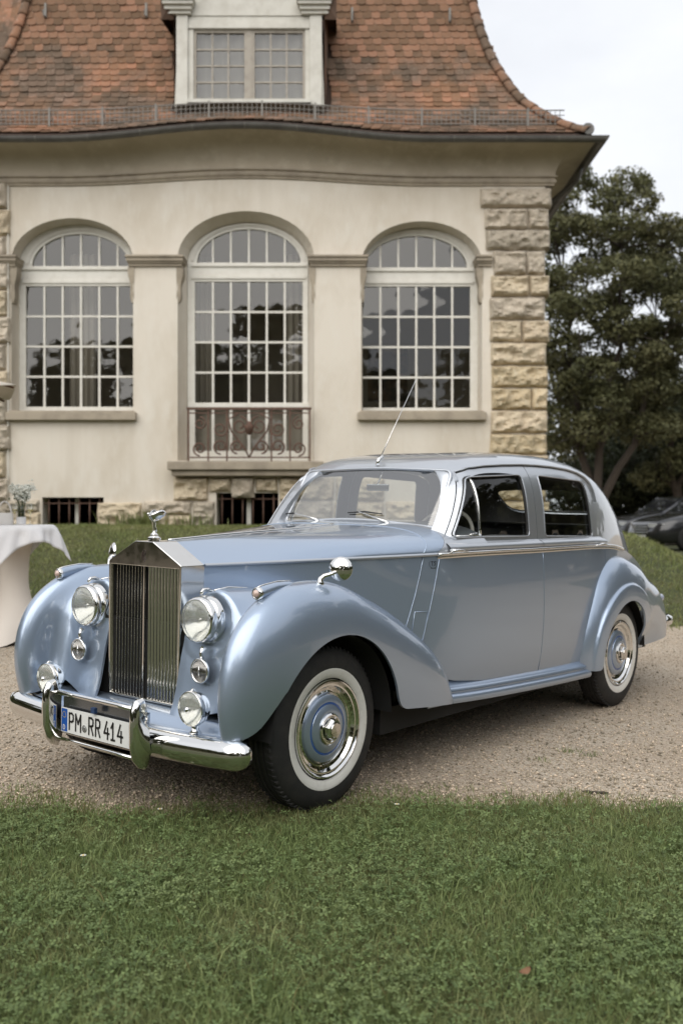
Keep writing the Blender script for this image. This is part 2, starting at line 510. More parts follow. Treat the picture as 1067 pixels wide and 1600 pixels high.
stucco = mat('cream_stucco', (.73, .675, .59), .92, streak=(1.9, (.62, .56, .47), .55, .85), var=(.9, (.60, .535, .44), .42, .68), var2=(3.5, (.75, .71, .635), .5, .8), bump=(60, .35, .006), bump2=(6, .25, .012), vstretch=(1, 1, .45))
stone_g = mat('grey_sandstone', (.50, .44, .355), .92, var=(5, (.36, .31, .245), .42, .68), var2=(16, (.60, .54, .44), .55, .75), bump=(14, .9, .03), bump2=(70, .5, .006), rand=.14)
stone_b = mat('buff_sandstone', (.56, .475, .345), .92, var=(5, (.43, .35, .25), .42, .68), var2=(16, (.65, .57, .43), .5, .75), bump=(14, .9, .03), bump2=(70, .5, .006), rand=.12)
stone_y = mat('yellow_sandstone', (.61, .50, .335), .92, var=(4, (.49, .385, .245), .42, .68), var2=(14, (.68, .60, .45), .5, .75), bump=(14, .9, .03), bump2=(70, .5, .006), rand=.12)
trim = mat('stone_moulding', (.40, .345, .27), .9, var=(3, (.28, .24, .19), .42, .7), bump=(30, .4, .008))
whitewood = mat('white_painted_wood', (.74, .72, .66), .5, var=(6, (.66, .635, .57), .45, .7))
greywood = mat('weathered_window_wood', (.36, .325, .275), .6, var=(8, (.28, .25, .21), .45, .7))
pane_m = glass('house_window_glass', (.84, .85, .83), 1.05, 0.0, (1.1, .35, .035))
zinc = mat('zinc_gutter', (.155, .15, .14), .5, .55, var=(4, (.11, .105, .10), .4, .7), rvar=(5, .4, .62, .3, .7))
galv = mat('galvanised_steel', (.20, .19, .175), .6, .5)
terra = mat('terracotta_tile', (.215, .112, .060), .9, var=(.9, (.105, .072, .048), .38, .57), var2=(22, (.27, .21, .16), .57, .76), bump=(40, .5, .006), rand=.40, island=.40)
moss = mat('dark_roof_felt', (.05, .03, .022), .95)
iron = mat('rusty_iron', (.115, .070, .052), .75, .3, var=(20, (.19, .105, .075), .45, .7))
roomw = mat('room_wall', (.50, .45, .38), .9)
darkin = mat('cellar_dark', (.02, .018, .016), .9)

# --- wall with openings -----------------------------------------------------------------
def arch_outline(x0, x1, zb, zs, za, n=22, ins=0.):
    x0 += ins; x1 -= ins; za -= ins; c = (x0 + x1) / 2; r = (x1 - x0) / 2
    return [(x0, zb), (x1, zb)] + [(c + r * cos(t), zs + (za - zs) * sin(t)) for t in np.linspace(0, pi, n)]
OPEN = [  # x0, x1, bottom, spring, apex, inset of the reveal
    (FX(17.7), FX(208), 3.165, FZ(406), FZ(340), .03),
    (FX(277.5), FX(491), 2.262, FZ(403), FZ(329), .13),
    (FX(564.5), FX(753), 3.165, FZ(411), FZ(345), .03)]
BAS = [(FX(66), FX(162), 1.02, FZ(777)), (FX(338), FX(435), 1.02, FZ(770))]
holes = [arch_outline(*o[:5]) for o in OPEN] + [[(a, c), (b, c), (b, d), (a, d)] for a, b, c, d in BAS]
WX0, WX1, WZ0, WZ1 = -9.5, 3.74, .4, 7.60
P, T = cdt([(WX0, WZ0), (WX1, WZ0), (WX1, WZ1), (WX0, WZ1)], holes, .22)
v = [(p[0], D, p[1]) for p in P]; f = [tuple(t) for t in T]
RD = .42
for o_, h in zip(OPEN, holes[:3]):
    a = [(x, D, z) for x, z in h]; b = [(x, D + RD, z) for x, z in arch_outline(*o_[:5], ins=o_[5])]
    n0 = len(v); v += a + b; k = len(h)
    f += [(n0 + i, n0 + (i + 1) % k, n0 + k + (i + 1) % k, n0 + k + i) for i in range(k)]
for h in holes[3:]:
    n0 = len(v); v += [(x, D, z) for x, z in h] + [(x, D + .5, z) for x, z in h]
    f += [(n0 + i, n0 + (i + 1) % 4, n0 + 4 + (i + 1) % 4, n0 + 4 + i) for i in range(4)]
n0 = len(v); v += [(WX1, D, WZ0), (WX1, D + 9, WZ0), (WX1, D + 9, WZ1), (WX1, D, WZ1)]; f += [(n0, n0 + 1, n0 + 2, n0 + 3)]
wall = vm('wall', v, f, stucco)
# rooms behind
mb = MB(); mb.box(-9.4, 3.8, D + .52, D + 7.0, 2.2, 7.5); o = vb(mb, 'room', roomw)
bm = bmesh.new(); bm.from_mesh(o.data)
bmesh.ops.delete(bm, geom=[q for q in bm.faces if abs(q.normal.y + 1) < .01 or abs(q.normal.y - 1) < .01 and q.calc_center_median().y < 2], context='FACES'); bm.to_mesh(o.data); bm.free()
mb = MB(); mb.box(-9.4, 3.8, D + .53, D + 3, .5, 2.1); o = vb(mb, 'cellar', darkin)
bm = bmesh.new(); bm.from_mesh(o.data)
bmesh.ops.delete(bm, geom=[q for q in bm.faces if q.calc_center_median().y < .8], context='FACES'); bm.to_mesh(o.data); bm.free()
cloth_m = mat('window_curtain', (.33, .295, .25), .9)
def curtain(x0, x1, z0, z1, y):
    rows = [[(x0 + (x1 - x0) * t, y + .05 * sin(t * 26), z) for t in np.linspace(0, 1, 40)] for z in (z0, z1)]
    mb = MB(); mb.loft(rows); vb(mb, 'curtain', cloth_m, smooth=True)
for xx in ((-5.25, -4.75), (-3.95, -3.45), (-2.9, -2.45), (-1.05, -.55)): curtain(xx[0], xx[1], 2.4, 6.3, D + .95)
curtain(-2.9, -.55, 2.3, 3.25, D + .56)
mb = MB(); mb.box(FX(575, 3), FX(665, 3), D + 6.9, D + 6.96, 4.0, 5.6); vb(mb, 'wall_picture', mat('picture_frame', (.4, .36, .3), .6))
mb = MB(); mb.box(FX(582, 3), FX(655, 3), D + 6.86, D + 6.9, 4.12, 5.48); vb(mb, 'picture_canvas', mat('picture_paint', (.06, .05, .04), .6, var=(2, (.2, .13, .08), .45, .6)))
for xw0 in (-3.6, -1.2): 
    mb = MB(); mb.box(xw0, xw0 + 1.1, D + 6.9, D + 6.97, 2.6, 5.6); vb(mb, 'inner_door', mat('inner_door_wood', (.28, .25, .21), .7))

# --- windows --------------------------------------------------------------------------------
pane_mesh = {}
def quad_pane(w, h):
    key = (round(w, 3), round(h, 3))
    if key not in pane_mesh:
        me = bpy.data.meshes.new('pane'); me.from_pydata([(-w / 2, 0, -h / 2), (w / 2, 0, -h / 2), (w / 2, 0, h / 2), (-w / 2, 0, h / 2)], [], [(0, 1, 2, 3)]); me.materials.append(pane_m); pane_mesh[key] = me
    return pane_mesh[key]
bar_mesh = {}
def bar_obj(w, d, h, m, parent, loc, name='glazing_bar'):
    key = (round(w, 3), round(d, 3), round(h, 3), m.name)
    if key not in bar_mesh:
        mb = MB(); mb.box(-w / 2, w / 2, -d / 2, d / 2, -h / 2, h / 2); me = bpy.data.meshes.new(name); me.from_pydata(mb.v, [], mb.f); me.materials.append(m); bar_mesh[key] = me
    o = link(name, bar_mesh[key], parent); o.location = Vector(loc) - VO; return o
def pane_obj(w, h, parent, loc):
    o = link('pane', quad_pane(w, h), parent); o.location = Vector(loc) - VO
    o.rotation_euler = (random.uniform(-.006, .006), 0, random.uniform(-.008, .008)); return o
def grid_window(parent, x0, x1, z0, z1, nx, nz_, y, bw, m, bd=.045):
    cw, ch = (x1 - x0) / nx, (z1 - z0) / nz_
    for i in range(1, nx): bar_obj(bw, bd, z1 - z0, m, parent, (x0 + i * cw, y, (z0 + z1) / 2))
    for j in range(1, nz_): bar_obj(x1 - x0, bd * .9, bw, m, parent, ((x0 + x1) / 2, y + .001, z0 + j * ch))
    for i in range(nx):
        for j in range(nz_): pane_obj(cw - bw * .4, ch - bw * .4, parent, (x0 + (i + .5) * cw, y + .006, z0 + (j + .5) * ch))
YW = D + .40
for k, (ox0, ox1, ozb, ozs, oza, ins) in enumerate(OPEN):
    w = vpart('window')
    cx = (-4.885, -1.737, 1.402)[k]; hw = (1.03, 1.01, 1.01)[k]
    zr0, zr1 = ((3.290, 5.555), (3.365, 5.640), (3.272, 5.550))[k]
    zl0, za = ((5.93, 6.535), (5.995, 6.625), (5.905, 6.50))[k]
    lhw = (.915, .97, .95)[k]
    lun = [(cx - lhw, zl0), (cx + lhw, zl0)] + [(cx + lhw * cos(t), zl0 + (za - zl0) * sin(t)) for t in np.linspace(.12, pi - .12, 20)]
    outer = arch_outline(ox0 + .0, ox1 - .0, ozb + .002, ozs, oza, 22, ins * .98 + .0)
    if k == 1: low = [(cx - hw, 2.46), (cx + hw, 2.46), (cx + hw, 3.27), (cx - hw, 3.27)]
    hl = [[(cx - hw, zr0), (cx + hw, zr0), (cx + hw, zr1), (cx - hw, zr1)], lun] + ([low] if k == 1 else [])
    P, T = cdt(outer, hl, .3)
    fr = vm('window_frame', [(p[0], YW - .035, p[1]) for p in P], [tuple(t) for t in T], whitewood, w, fix=False)
    # orient to the viewer and give it depth
    if sum(q.normal.y for q in fr.data.polygons) > 0: fr.data.flip_normals()
    sd = fr.modifiers.new('depth', 'SOLIDIFY'); sd.thickness = .07; sd.offset = -1
    mb = MB(); mb.box(cx - hw - .06, cx + hw + .06, YW - .062, YW - .036, zr1 + .05, zr1 + .10); vb(mb, 'transom_moulding', whitewood, w)
    mb = MB(); mb.box(cx - hw - .06, cx + hw + .06, YW - .070, YW - .036, zl0 - .075, zl0 - .035); vb(mb, 'transom_moulding', whitewood, w)
    rows = [[(cx + (lhw + .06) * cos(t), YW - .06, zl0 + (za + .06 - zl0) * sin(t)) for t in np.linspace(.05, pi - .05, 24)], [(cx + (lhw + .10) * cos(t), YW - .06, zl0 + (za + .10 - zl0) * sin(t)) for t in np.linspace(.05, pi - .05, 24)], [(cx + (lhw + .10) * cos(t), YW - .034, zl0 + (za + .10 - zl0) * sin(t)) for t in np.linspace(.05, pi - .05, 24)]]
    mb = MB(); mb.loft(rows); vb(mb, 'arch_moulding', whitewood, w)
    grid_window(w, cx - hw, cx + hw, zr0, zr1, 6, 4, YW, .038, whitewood)
    cw = 2 * hw / 6
    for i in range(1, 6):
        x = cx - hw + i * cw; t = (x - cx) / lhw; h = (za - zl0) * sqrt(max(1 - t * t, 0)) if abs(t) < 1 else 0
        if h > .05: bar_obj(.034, .045, h, whitewood, w, (x, YW, zl0 + h / 2))
    for i in range(6):
        xa, xb = max(cx - hw + i * cw, cx - lhw), min(cx - hw + (i + 1) * cw, cx + lhw)
        pts = [(xa, zl0), (xb, zl0)] + [(x, zl0 + (za - zl0) * sqrt(max(1 - ((x - cx) / lhw)**2, 0))) for x in np.linspace(xb, xa, 6)]
        o = vm('pane', [(x, YW + .008, z) for x, z in pts], [tuple(range(len(pts)))], pane_m, w, fix=False)
    if k == 1:
        grid_window(w, cx - hw, cx + hw, 2.46, 3.27, 6, 1, YW, .05, whitewood)
        mb = MB(); mb.box(cx - hw - .12, cx + hw + .12, YW - .075, YW - .036, 3.275, 3.345); vb(mb, 'door_rail', whitewood, w)
    else:
        mb = MB(); mb.box(ox0 - .07, ox1 + .07, D - .13, D + .40, FZ(657), FZ(644.5)).box(ox0 - .03, ox1 + .03, D - .09, D + .38, FZ(644.5), FZ(642)); vb(mb, 'window_sill', trim, w, bevel=.012)
# --- imposts and consoles ------------------------------------------------------------------------
ZI = FZ(416)
SEG = [(-7.3, OPEN[0][0]), (OPEN[0][1], OPEN[1][0]), (OPEN[1][1], OPEN[2][0]), (OPEN[2][1], FX(768))]
for i, (a, b) in enumerate(SEG):
    l = .0 if i == 0 else .06; r = 0. if i == 3 else .06
    mb = MB()
    for p, z0, z1 in ((.045, 0, .05), (.075, .05, .085), (.11, .085, .15), (.14, .15, .185)):
        mb.box(a - (l + p * .45 if l else 0), b + (r + p * .45 if r else 0), D - p, D + .36, ZI + z0, ZI + z1)
    vb(mb, 'impost', trim)['kind'] = 'stuff'
    for sd_, xx in ((0, a), (1, b)):
        if (i == 0 and sd_ == 0) or (i == 3 and sd_ == 1): continue
        s_ = 1 if sd_ else -1
        rows = []
        for t in np.linspace(0, 1, 12):
            z = ZI - t * .66; p = .10 * (1 - t)**.7 + .035 + .02 * sin(t * 9); w_ = .11 * (1 - .35 * t)
            rows.append([(xx + s_ * -.02, D + .02 + .12, z), (xx + s_ * -.02, D + .02 - p * .3, z), (xx + s_ * p * .7, D + .03 - p * .2, z), (xx + s_ * p * .7, D + .16 + w_, z), (xx + s_ * -.02, D + .2 + w_, z)])
        mb = MB(); mb.loft(rows, True, True); vb(mb, 'console', trim, smooth=True, autos=50)
# --- balcony and its railing -----------------------------------------------------------------------
cxb = -1.737
mb = MB(); mb.box(FX(266), FX(506), D - .34, D + .4, FZ(735), FZ(722)).box(FX(272), FX(500), D - .26, D + .1, FZ(744), FZ(735)); vb(mb, 'balcony_slab', trim, bevel=.015)
rail = vpart('balcony_railing')
x0, x1 = FX(294, -.2), FX(484, -.2); zb, ztp = FZ(719, -.2), FZ(638, -.2); yr = D - .16
def scroll(cx_, cz, r, turns=1.6, a0=0, s_=1):
    return [(cx_ + s_ * r * (1 - .75 * t) * cos(a0 + t * turns * 2 * pi), yr, cz + r * (1 - .75 * t) * sin(a0 + t * turns * 2 * pi)) for t in np.linspace(0, 1, 30)]
mb = MB(); mb.box(x0 - .03, x1 + .03, yr - .025, yr + .025, ztp - .02, ztp + .025); vb(mb, 'handrail', iron, rail)
mb = MB(); mb.box(x0, x1, yr - .012, yr + .012, zb + .04, zb + .065); vb(mb, 'bottom_rail', iron, rail)
mb = MB(); mb.box(x0, x1, yr - .010, yr + .010, ztp - .09, ztp - .07); vb(mb, 'upper_rail', iron, rail)
for x in (x0, x0 + .36, x0 + .70, (x0 + x1) / 2 - .04 + .04, x1 - .70, x1 - .36, x1):
    if abs(x - (x0 + x1) / 2) < .1: continue
    mb = MB(); mb.box(x - .014, x + .014, yr - .013, yr + .013, zb - .02, ztp); vb(mb, 'railing_post', iron, rail)
cz = (zb + ztp) / 2; xm = (x0 + x1) / 2
for s_ in (1, -1):
    for pts in (scroll(xm + s_ * .17, cz + .16, .17, 1.5, pi / 2, s_), scroll(xm + s_ * .22, cz - .22, .13, 1.5, -pi / 2, s_), scroll(xm + s_ * .52, cz + .10, .14, 1.4, pi, s_), scroll(xm + s_ * .52, cz - .22, .14, 1.4, -pi / 2, s_),
                scroll(xm + s_ * .90, cz - .26, .13, 1.5, -pi / 2, s_), scroll(xm + s_ * .90, cz + .2, .12, 1.4, pi / 2, s_),
                [(xm + s_ * .0, yr, zb + .05), (xm + s_ * .10, yr, zb + .25), (xm + s_ * .32, yr, cz + .05), (xm + s_ * .38, yr, cz + .28), (xm + s_ * .2, yr, ztp - .1)]):
        mb = MB(); mb.tube(pts, .017, 6); vb(mb, 'scroll', iron, rail, smooth=True)
mb = MB(); mb.lathe([(.0001, -.13), (.05, -.11), (.07, -.03), (.10, .04), (.06, .06), (.03, .10), (.0001, .13)], 12, 'z', (xm, yr, cz + .12)); vb(mb, 'rosette', iron, rail, smooth=True)

# --- rock-faced stones --------------------------------------------------------------------------------
from mathutils import noise as mnoise
def noise3(p, s_):  # cheap value noise
    return (sin(p[0] * 7.1 * s_ + 1.3 * p[2]) * sin(p[2] * 9.3 * s_ + .7) + .6 * sin(p[0] * 17.3 * s_ + 3 * p[2]) * sin(p[2] * 21.7 * s_ + p[0] * 5))
def rock(x0, x1, y0, y1, z0, z1, m, pro=.07, name='stone', sd=0):
    nx_, nz_ = max(4, int((x1 - x0) / .032)), max(4, int((z1 - z0) / .032))
    rows = []
    for j in range(nz_ + 1):
        row = []
        for i in range(nx_ + 1):
            u, w_ = i / nx_, j / nz_; x = x0 + (x1 - x0) * u; z = z0 + (z1 - z0) * w_
            e = min(min(u, 1 - u) * (x1 - x0), min(w_, 1 - w_) * (z1 - z0)) / .055; e = min(e, 1)
            b_ = pro * (1 - (1 - e)**2.2)
            q_ = Vector((x * 2.6 + sd * 3.1, sd, z * 3.4)); d = b_ + e * (.050 * mnoise.fractal(q_, .7, 2.1, 6) + .062 * (mnoise.ridged_multi_fractal(q_ * 1.4, .9, 2.0, 5, 1.0, 2.0) - 1.0)) + RNG.uniform(-.006, .006) * e
            d = max(d, -.01); jx = .02 * mnoise.noise(Vector((x * 5 + sd, 3, z * 5))); x += jx * (1 - e); z += .02 * mnoise.noise(Vector((x * 5, 9 + sd, z * 5))) * (1 - e)
            row.append((x, y0 - d, z))
        rows.append(row)
    v, f = loft_geo(rows)
    n0 = len(v)      # sides going back
    ring = [rows[0][i] for i in range(nx_ + 1)] + [rows[j][nx_] for j in range(1, nz_ + 1)] + [rows[nz_][i] for i in range(nx_ - 1, -1, -1)] + [rows[j][0] for j in range(nz_ - 1, 0, -1)]
    v += ring + [(p[0], y1, p[2]) for p in ring]; k = len(ring)
    f += [(n0 + i, n0 + (i + 1) % k, n0 + k + (i + 1) % k, n0 + k + i) for i in range(k)]
    return vm(name, v, f, m, None, smooth=True, autos=28)
qy = [294, 325.5, 359, 391.5, 430, 464, 500, 535, 571, 606, 641, 677, 711, 747, 783, 830]
ql = [749, 757, 758, 770, 766, 764, 765, 766, 767, 767, 766, 765, 766, 765, 760, 755]
qr = [861, 857, 859, 851, 858, 851, 858, 853, 856, 855, 855, 854, 856, 853, 858, 860]
split = {1: 824, 3: 822, 4: 826, 6: 815, 9: 830, 12: 812}
for i in range(len(qy) - 1):
    m_ = stone_g if i < 4 or i == 5 else (stone_y if i in (8, 9, 11) or i > 12 else stone_b)
    za, zb_ = FZ(qy[i + 1]) + .016, FZ(qy[i]) - .016
    xs_ = [FX(ql[i]), FX(qr[i])]
    if i in split: xs_ = [xs_[0], FX(split[i]), xs_[1]]
    for a, b in zip(xs_[:-1], xs_[1:]): rock(a + .008, b - .008, D - .045, D + .55, za, zb_, m_, .062, 'quoin_stone', i * 1.37)
for i, py in enumerate(range(285, 830, 42)):
    rock(-7.1, FX((13, 17, 9, 15)[i % 4]), D - .03, D + .2, FZ(py + 42) + .012, FZ(py) - .012, (stone_g, stone_b)[i % 3 == 1], .07, 'quoin_stone', i * .91 + 5)
PL = [(-60, 782, 62, 800), (-60, 801, 64, 826), (152, 785, 222, 826), (224, 783, 300, 804), (224, 805, 262, 826), (263, 805, 300, 826), (301, 784, 336, 826), (272, 746, 326, 782), (327, 747, 361, 769), (362, 745, 398, 777), (399, 747, 434, 769), (436, 746, 522, 782),
      (437, 783, 520, 826), (522, 784, 600, 826), (602, 784, 690, 826), (692, 784, 760, 826), (524, 747, 600, 783)]
for i, (a, y0, b, y1) in enumerate(PL): rock(FX(a) + .006, FX(b) - .006, D - .02, D + .3, FZ(y1), FZ(y0), stone_b if i % 3 else stone_g, .055, 'plinth_stone', i * 2.1)
for a, b, c, d in BAS:
    n = 6
    for i in range(n):
        mb = MB(); x = a + (b - a) * (i + .5) / n; mb.tube([(x, D + .10, c), (x, D + .10, d)], .016, 6); vb(mb, 'window_grate_bar', iron, smooth=True)
    mb = MB(); mb.box(a, b, D + .085, D + .115, d - .12, d - .10); vb(mb, 'grate_rail', iron)
    mb = MB(); mb.box((a + b) / 2 - .04, (a + b) / 2 + .04, D + .3, D + .34, c, d); vb(mb, 'cellar_mullion', whitewood)
mb = MB(); mb.tube([(FX(14), D - .05, z) for z in np.linspace(1.3, 7.3, 8)], .012, 6); vb(mb, 'lightning_conductor', whitewood, smooth=True)

# --- cornice, eaves, gutter ---------------------------------------------------------------------------
UC, UH = FX(385), 3.4
def bump_e(x): t = np.clip((np.asarray(x, float) - UC) / UH, -1, 1); return np.cos(t * pi / 2)**2
XC = 3.865
def eave_path(o_, z, bz_):
    xs_ = np.linspace(-9.6, XC + o_, 60)
    return [(x, D - o_, z + bz_ * float(bump_e(x))) for x in xs_] + [(XC + o_, D + t, z) for t in (-o_ + .4, 3., 8.)]
def eave_loft(prof, name, m, **k):
    mb = MB(); mb.loft([eave_path(o_, z, b_) for o_, z, b_ in prof]); return vb(mb, name, m, smooth=True, autos=40, **k)
ZM = FZ(289)
eave_loft([(0, ZM - .02, .14), (.035, ZM - .015, .14), (.04, ZM + .02, .14), (.065, ZM + .03, .14), (.075, ZM + .06, .14), (.05, ZM + .10, .14), (.055, ZM + .12, .14), (.09, ZM + .13, .14), (.09, ZM + .15, .14)], 'cornice_moulding', trim)
eave_loft([(.05, ZM + .145, .14)] + [(.05 + .56 * (1 - cos(t)), ZM + .15 + .46 * sin(t), .14 + .10 * t / (pi / 2)) for t in np.linspace(0, pi / 2, 10)] + [(.68, ZM + .615, .24)], 'eaves_cove', mat('brown_cove_plaster', (.52, .455, .36), .92, var=(.8, (.42, .36, .275), .40, .66), var2=(4, (.58, .52, .42), .5, .8), bump=(60, .35, .006)))  # cove plaster darker and browner than the wall stucco, with random mottling
ZGt = 7.925
gut_ = eave_loft([(.665 + .085 - .085 * cos(t), ZGt - .085 * sin(t), .24) for t in np.linspace(0, pi, 12)] + [(.842, ZGt + .006, .24), (.838, ZGt - .004, .24)], 'gutter', zinc)
for x in np.arange(-6.3, 4.4, .92):
    z0 = ZGt + .24 * float(bump_e(x))
    mb = MB(); mb.loft([[(x + dx, D - .75 + .089 * cos(t), z0 - .089 * sin(t)) for t in np.linspace(0, pi, 12)] for dx in (-.012, .012)]); vb(mb, 'gutter_bracket', galv, gut_, smooth=True)
mb = MB(); mb.tube([(XC + .66, D + .5, 7.84), (XC + .60, D + .62, 7.62), (XC + .36, D + .9, 7.45), (XC + .12, D + 1.3, 7.30), (XC + .07, D + 1.3, 7.0), (XC + .07, D + 1.3, 1.0)], .05, 10); vb(mb, 'downpipe', zinc, smooth=True)

# --- roof -----------------------------------------------------------------------------------------------
prs = np.array([0, .26, .54, .80, .99, 1.24, 1.51, 1.72, 1.80, 1.86, 1.92]); prz = np.array([7.99, 8.17, 8.43, 8.72, 8.96, 9.43, 10.09, 10.87, 11.29, 11.75, 12.3])
pz = spl(prs, prz)
s_f = np.linspace(0, 1.92, 800); z_f = pz(s_f); al_f = np.concatenate([[0], np.cumsum(np.hypot(np.diff(s_f), np.diff(z_f)))])
def at_arc(a): s_ = np.interp(a, al_f, s_f); return float(s_), float(pz(s_))
YE = D - .72
def hipR(s_): return 4.33 - s_
def hipL(s_): return -7.9 + 1.0 * s_
def lift(x, s_): return .24 * float(bump_e(x)) * max(1 - s_ / 1.1, 0)**1.5
roofp = vpart('roof')
rows = []
for a in np.linspace(0, al_f[-1], 40):
    s_, z = at_arc(a); r_ = []
    for t in np.linspace(0, 1, 40): x = hipL(s_) + (hipR(s_) - hipL(s_)) * t; r_.append((x, YE + s_, z + lift(x, s_)))
    r_ = [(hipL(s_), YE + s_ + 9, z)] + r_ + [(hipR(s_), YE + s_ + 9, z)]
    if not rows: rows.append([(p[0], p[1] - (.10 if 0 < i < len(r_) - 1 else 0), p[2] - .07) for i, p in enumerate(r_)])
    rows.append(r_)
mb = MB(); mb.loft(rows); vb(mb, 'roof_deck', moss, roofp, smooth=True)
TW, TL = .172, .30
def tile_local():
    pts = [(-TW / 2 + .002, TL), (-TW / 2 + .002, .034)] + [((TW / 2 - .002) * -cos(t), .034 - .034 * sin(t)) for t in np.linspace(.35, pi - .35, 5)] + [(TW / 2 - .002, .034), (TW / 2 - .002, TL)]
    n = len(pts); v = [(x, y, .008 + .004 * (1 - (2 * x / TW)**2)) for x, y in pts] + [(x, y, -.008) for x, y in pts]
    f = [tuple(range(n))] + [(i, (i + 1) % n, n + (i + 1) % n, n + i)[::-1] for i in range(n - 1)]
    return np.array(v), f
TV, TF = tile_local()
tiles = []
DX0, DX1 = FX(262, -.1), FX(512, -.1)            # the dormer stands here
a = .03; row = 0
while a < al_f[-1] - .2:
    s_, z = at_arc(a); s2, z2 = at_arc(a + .2)
    up = np.array([0, s2 - s_, z2 - z]); up /= np.linalg.norm(up); nrm = np.array([0, -up[2], up[1]])
    x = hipL(s_) + .05 + (row % 2) * TW / 2
    while x < hipR(s_) - .02:
        if not (DX0 - .02 < x < DX1 + .02 and a > .62):
            c0 = np.array([x + RNG.normal(0, .003), YE + s_, z + lift(x, s_)]) + nrm * (.040 + RNG.normal(0, .004))
            tilt = -.085 + RNG.normal(0, .014); yaw = RNG.normal(0, .02)
            u2 = up * cos(tilt) + nrm * sin(tilt); n2 = np.cross([1, 0, 0], u2); r2 = np.array([cos(yaw), 0, 0]) + u2 * sin(yaw); r2 /= np.linalg.norm(r2); n2 = np.cross(r2, u2)
            tiles.append((c0 + u2 * RNG.normal(0, .004), r2, u2, n2))
        x += TW
    a += .150 if a > .5 else .14; row += 1
def projected(t):
    c = t[0]; px = 533.5 + 1556 * c[0] / c[1]; py = 800 - 1556 * (c[2] - CAM_H) / c[1]
    vis = 0 < px < 1060 and 3 < py < 160
    return (-(abs(np.dot(t[3], c / np.linalg.norm(c))) / c[1]**2) if vis else 0)
tiles.sort(key=projected)
me = bpy.data.meshes.new('roof_tile'); me.from_pydata(TV.tolist(), [], TF); me.materials.append(terra)
for c, r2, u2, n2 in tiles[:300]:
    o = link('roof_tile', me, roofp)
    o.matrix_local = Matrix(((r2[0], u2[0], n2[0], c[0] - VO.x), (r2[1], u2[1], n2[1], c[1] - VO.y), (r2[2], u2[2], n2[2], c[2] - VO.z), (0, 0, 0, 1)))
left_roof = []                                    # roof of the wing further left
for rw_ in range(30):
    for i in range(24):
        x = -10.6 + i * TW + (rw_ % 2) * TW / 2; z = 8.9 + rw_ * .135; y = 20.6 + rw_ * .06
        up = np.array([0, .40, .916]); n_ = np.array([0, -.916, .40])
        left_roof.append((np.array([x, y, z]) + n_ * RNG.normal(.03, .005), np.array([1., 0, 0]), up, n_))
allv, allf = [], []
for c, r2, u2, n2 in tiles[300:] + left_roof:
    k = len(allv); B_ = np.stack([r2, u2, n2]); allv += (TV @ B_ + c).tolist(); allf += [tuple(i + k for i in q) for q in TF]
o = vm('roof_tile', allv, allf, terra, roofp, fix=False); o['kind'] = 'stuff'
mb = MB(); mb.add([(-9.6, 20.55, 8.6), (-5.0, 20.55, 8.6), (-5.0, 22.6, 13.2), (-9.6, 22.6, 13.2)], [(0, 1, 2, 3)]); vb(mb, 'roof_deck', moss, roofp)
# ridge tiles on the hips
def hip_tiles(fx, sx):
    pts = []
    a_ = .02
    while a_ < al_f[-1]:
        s_, z = at_arc(a_); pts.append(np.array([fx(s_), YE + s_ - .02, z + .04])); a_ += .27
    for p, q in zip(pts[:-1], pts[1:]):
        d = q - p; L_ = np.linalg.norm(d); d /= L_; out = np.array([sx, -1, 1.0]); out -= d * (out @ d); out /= np.linalg.norm(out); sd = np.cross(d, out)
        rows = []
        for t, r_ in ((-.06, .118), (.0, .116), (L_ * .5, .104), (L_ + .02, .094)):
            rows.append([tuple(p + d * t + out * (r_ * sin(w) - .02) + sd * r_ * cos(w)) for w in np.linspace(-.15, pi + .15, 10)])
        mb = MB(); mb.loft(rows); o = vb(mb, 'hip_tile', terra, roofp, smooth=True); s2 = o.modifiers.new('t', 'SOLIDIFY'); s2.thickness = .014
    return pts
hp = hip_tiles(hipR, 1.0); hip_tiles(hipL, -1.0)
s_, z = at_arc(0); mb = MB(); mb.lathe([(.0001, 0), (.10, .0), (.11, .02), (.10, .05)], 16, 'y', (hp[0][0] + .03, hp[0][1] - .06, hp[0][2] + .03)); vb(mb, 'hip_end_cap', zinc, roofp)
# snow guard
sg = vpart('snow_guard')
s0, z0 = at_arc(.42); yg = YE + s0
xs_ = np.arange(-6.2, 4.05, .955)
for x in xs_:
    zz = z0 + lift(x, s0); mb = MB(); mb.box(x - .016, x + .016, yg - .05, yg - .03, zz - .02, zz + .34).tube([(x, yg - .04, zz + .33), (x, yg + .16, zz + .16)], .010, 4); vb(mb, 'guard_post', galv, sg)
for h in (.05, .13, .21, .30):
    mb = MB(); mb.tube([(x, yg - .04, z0 + lift(x, s0) + h) for x in np.linspace(-6.3, 4.0, 60)], .011 if h > .25 else .008, 6); vb(mb, 'guard_rail', galv, sg, smooth=True)
mb = MB()
for x in np.arange(-6.28, 4.0, .085):
    zz = z0 + lift(x, s0); mb.box(x - .005, x + .005, yg - .046, yg - .036, zz + .03, zz + .31)
vb(mb, 'guard_lattice', galv, sg)['kind'] = 'stuff'
for px, py in ((75, 28), (231, 28), (550, 35), (701, 36)):
    a_ = al_f[np.argmin(np.abs(z_f - FZ(py + 4, 1.1)))]; s_, z = at_arc(a_); x = FX(px, 1.1)
    mb = MB(); mb.box(x - .02, x + .02, YE + s_ - .09, YE + s_ - .05, z - .02, z + .26).tube([(x, YE + s_ - .07, z), (x, YE + s_ - .20, z - .03), (x, YE + s_ - .21, z + .07)], .014, 6); vb(mb, 'roof_hook', galv, roofp)

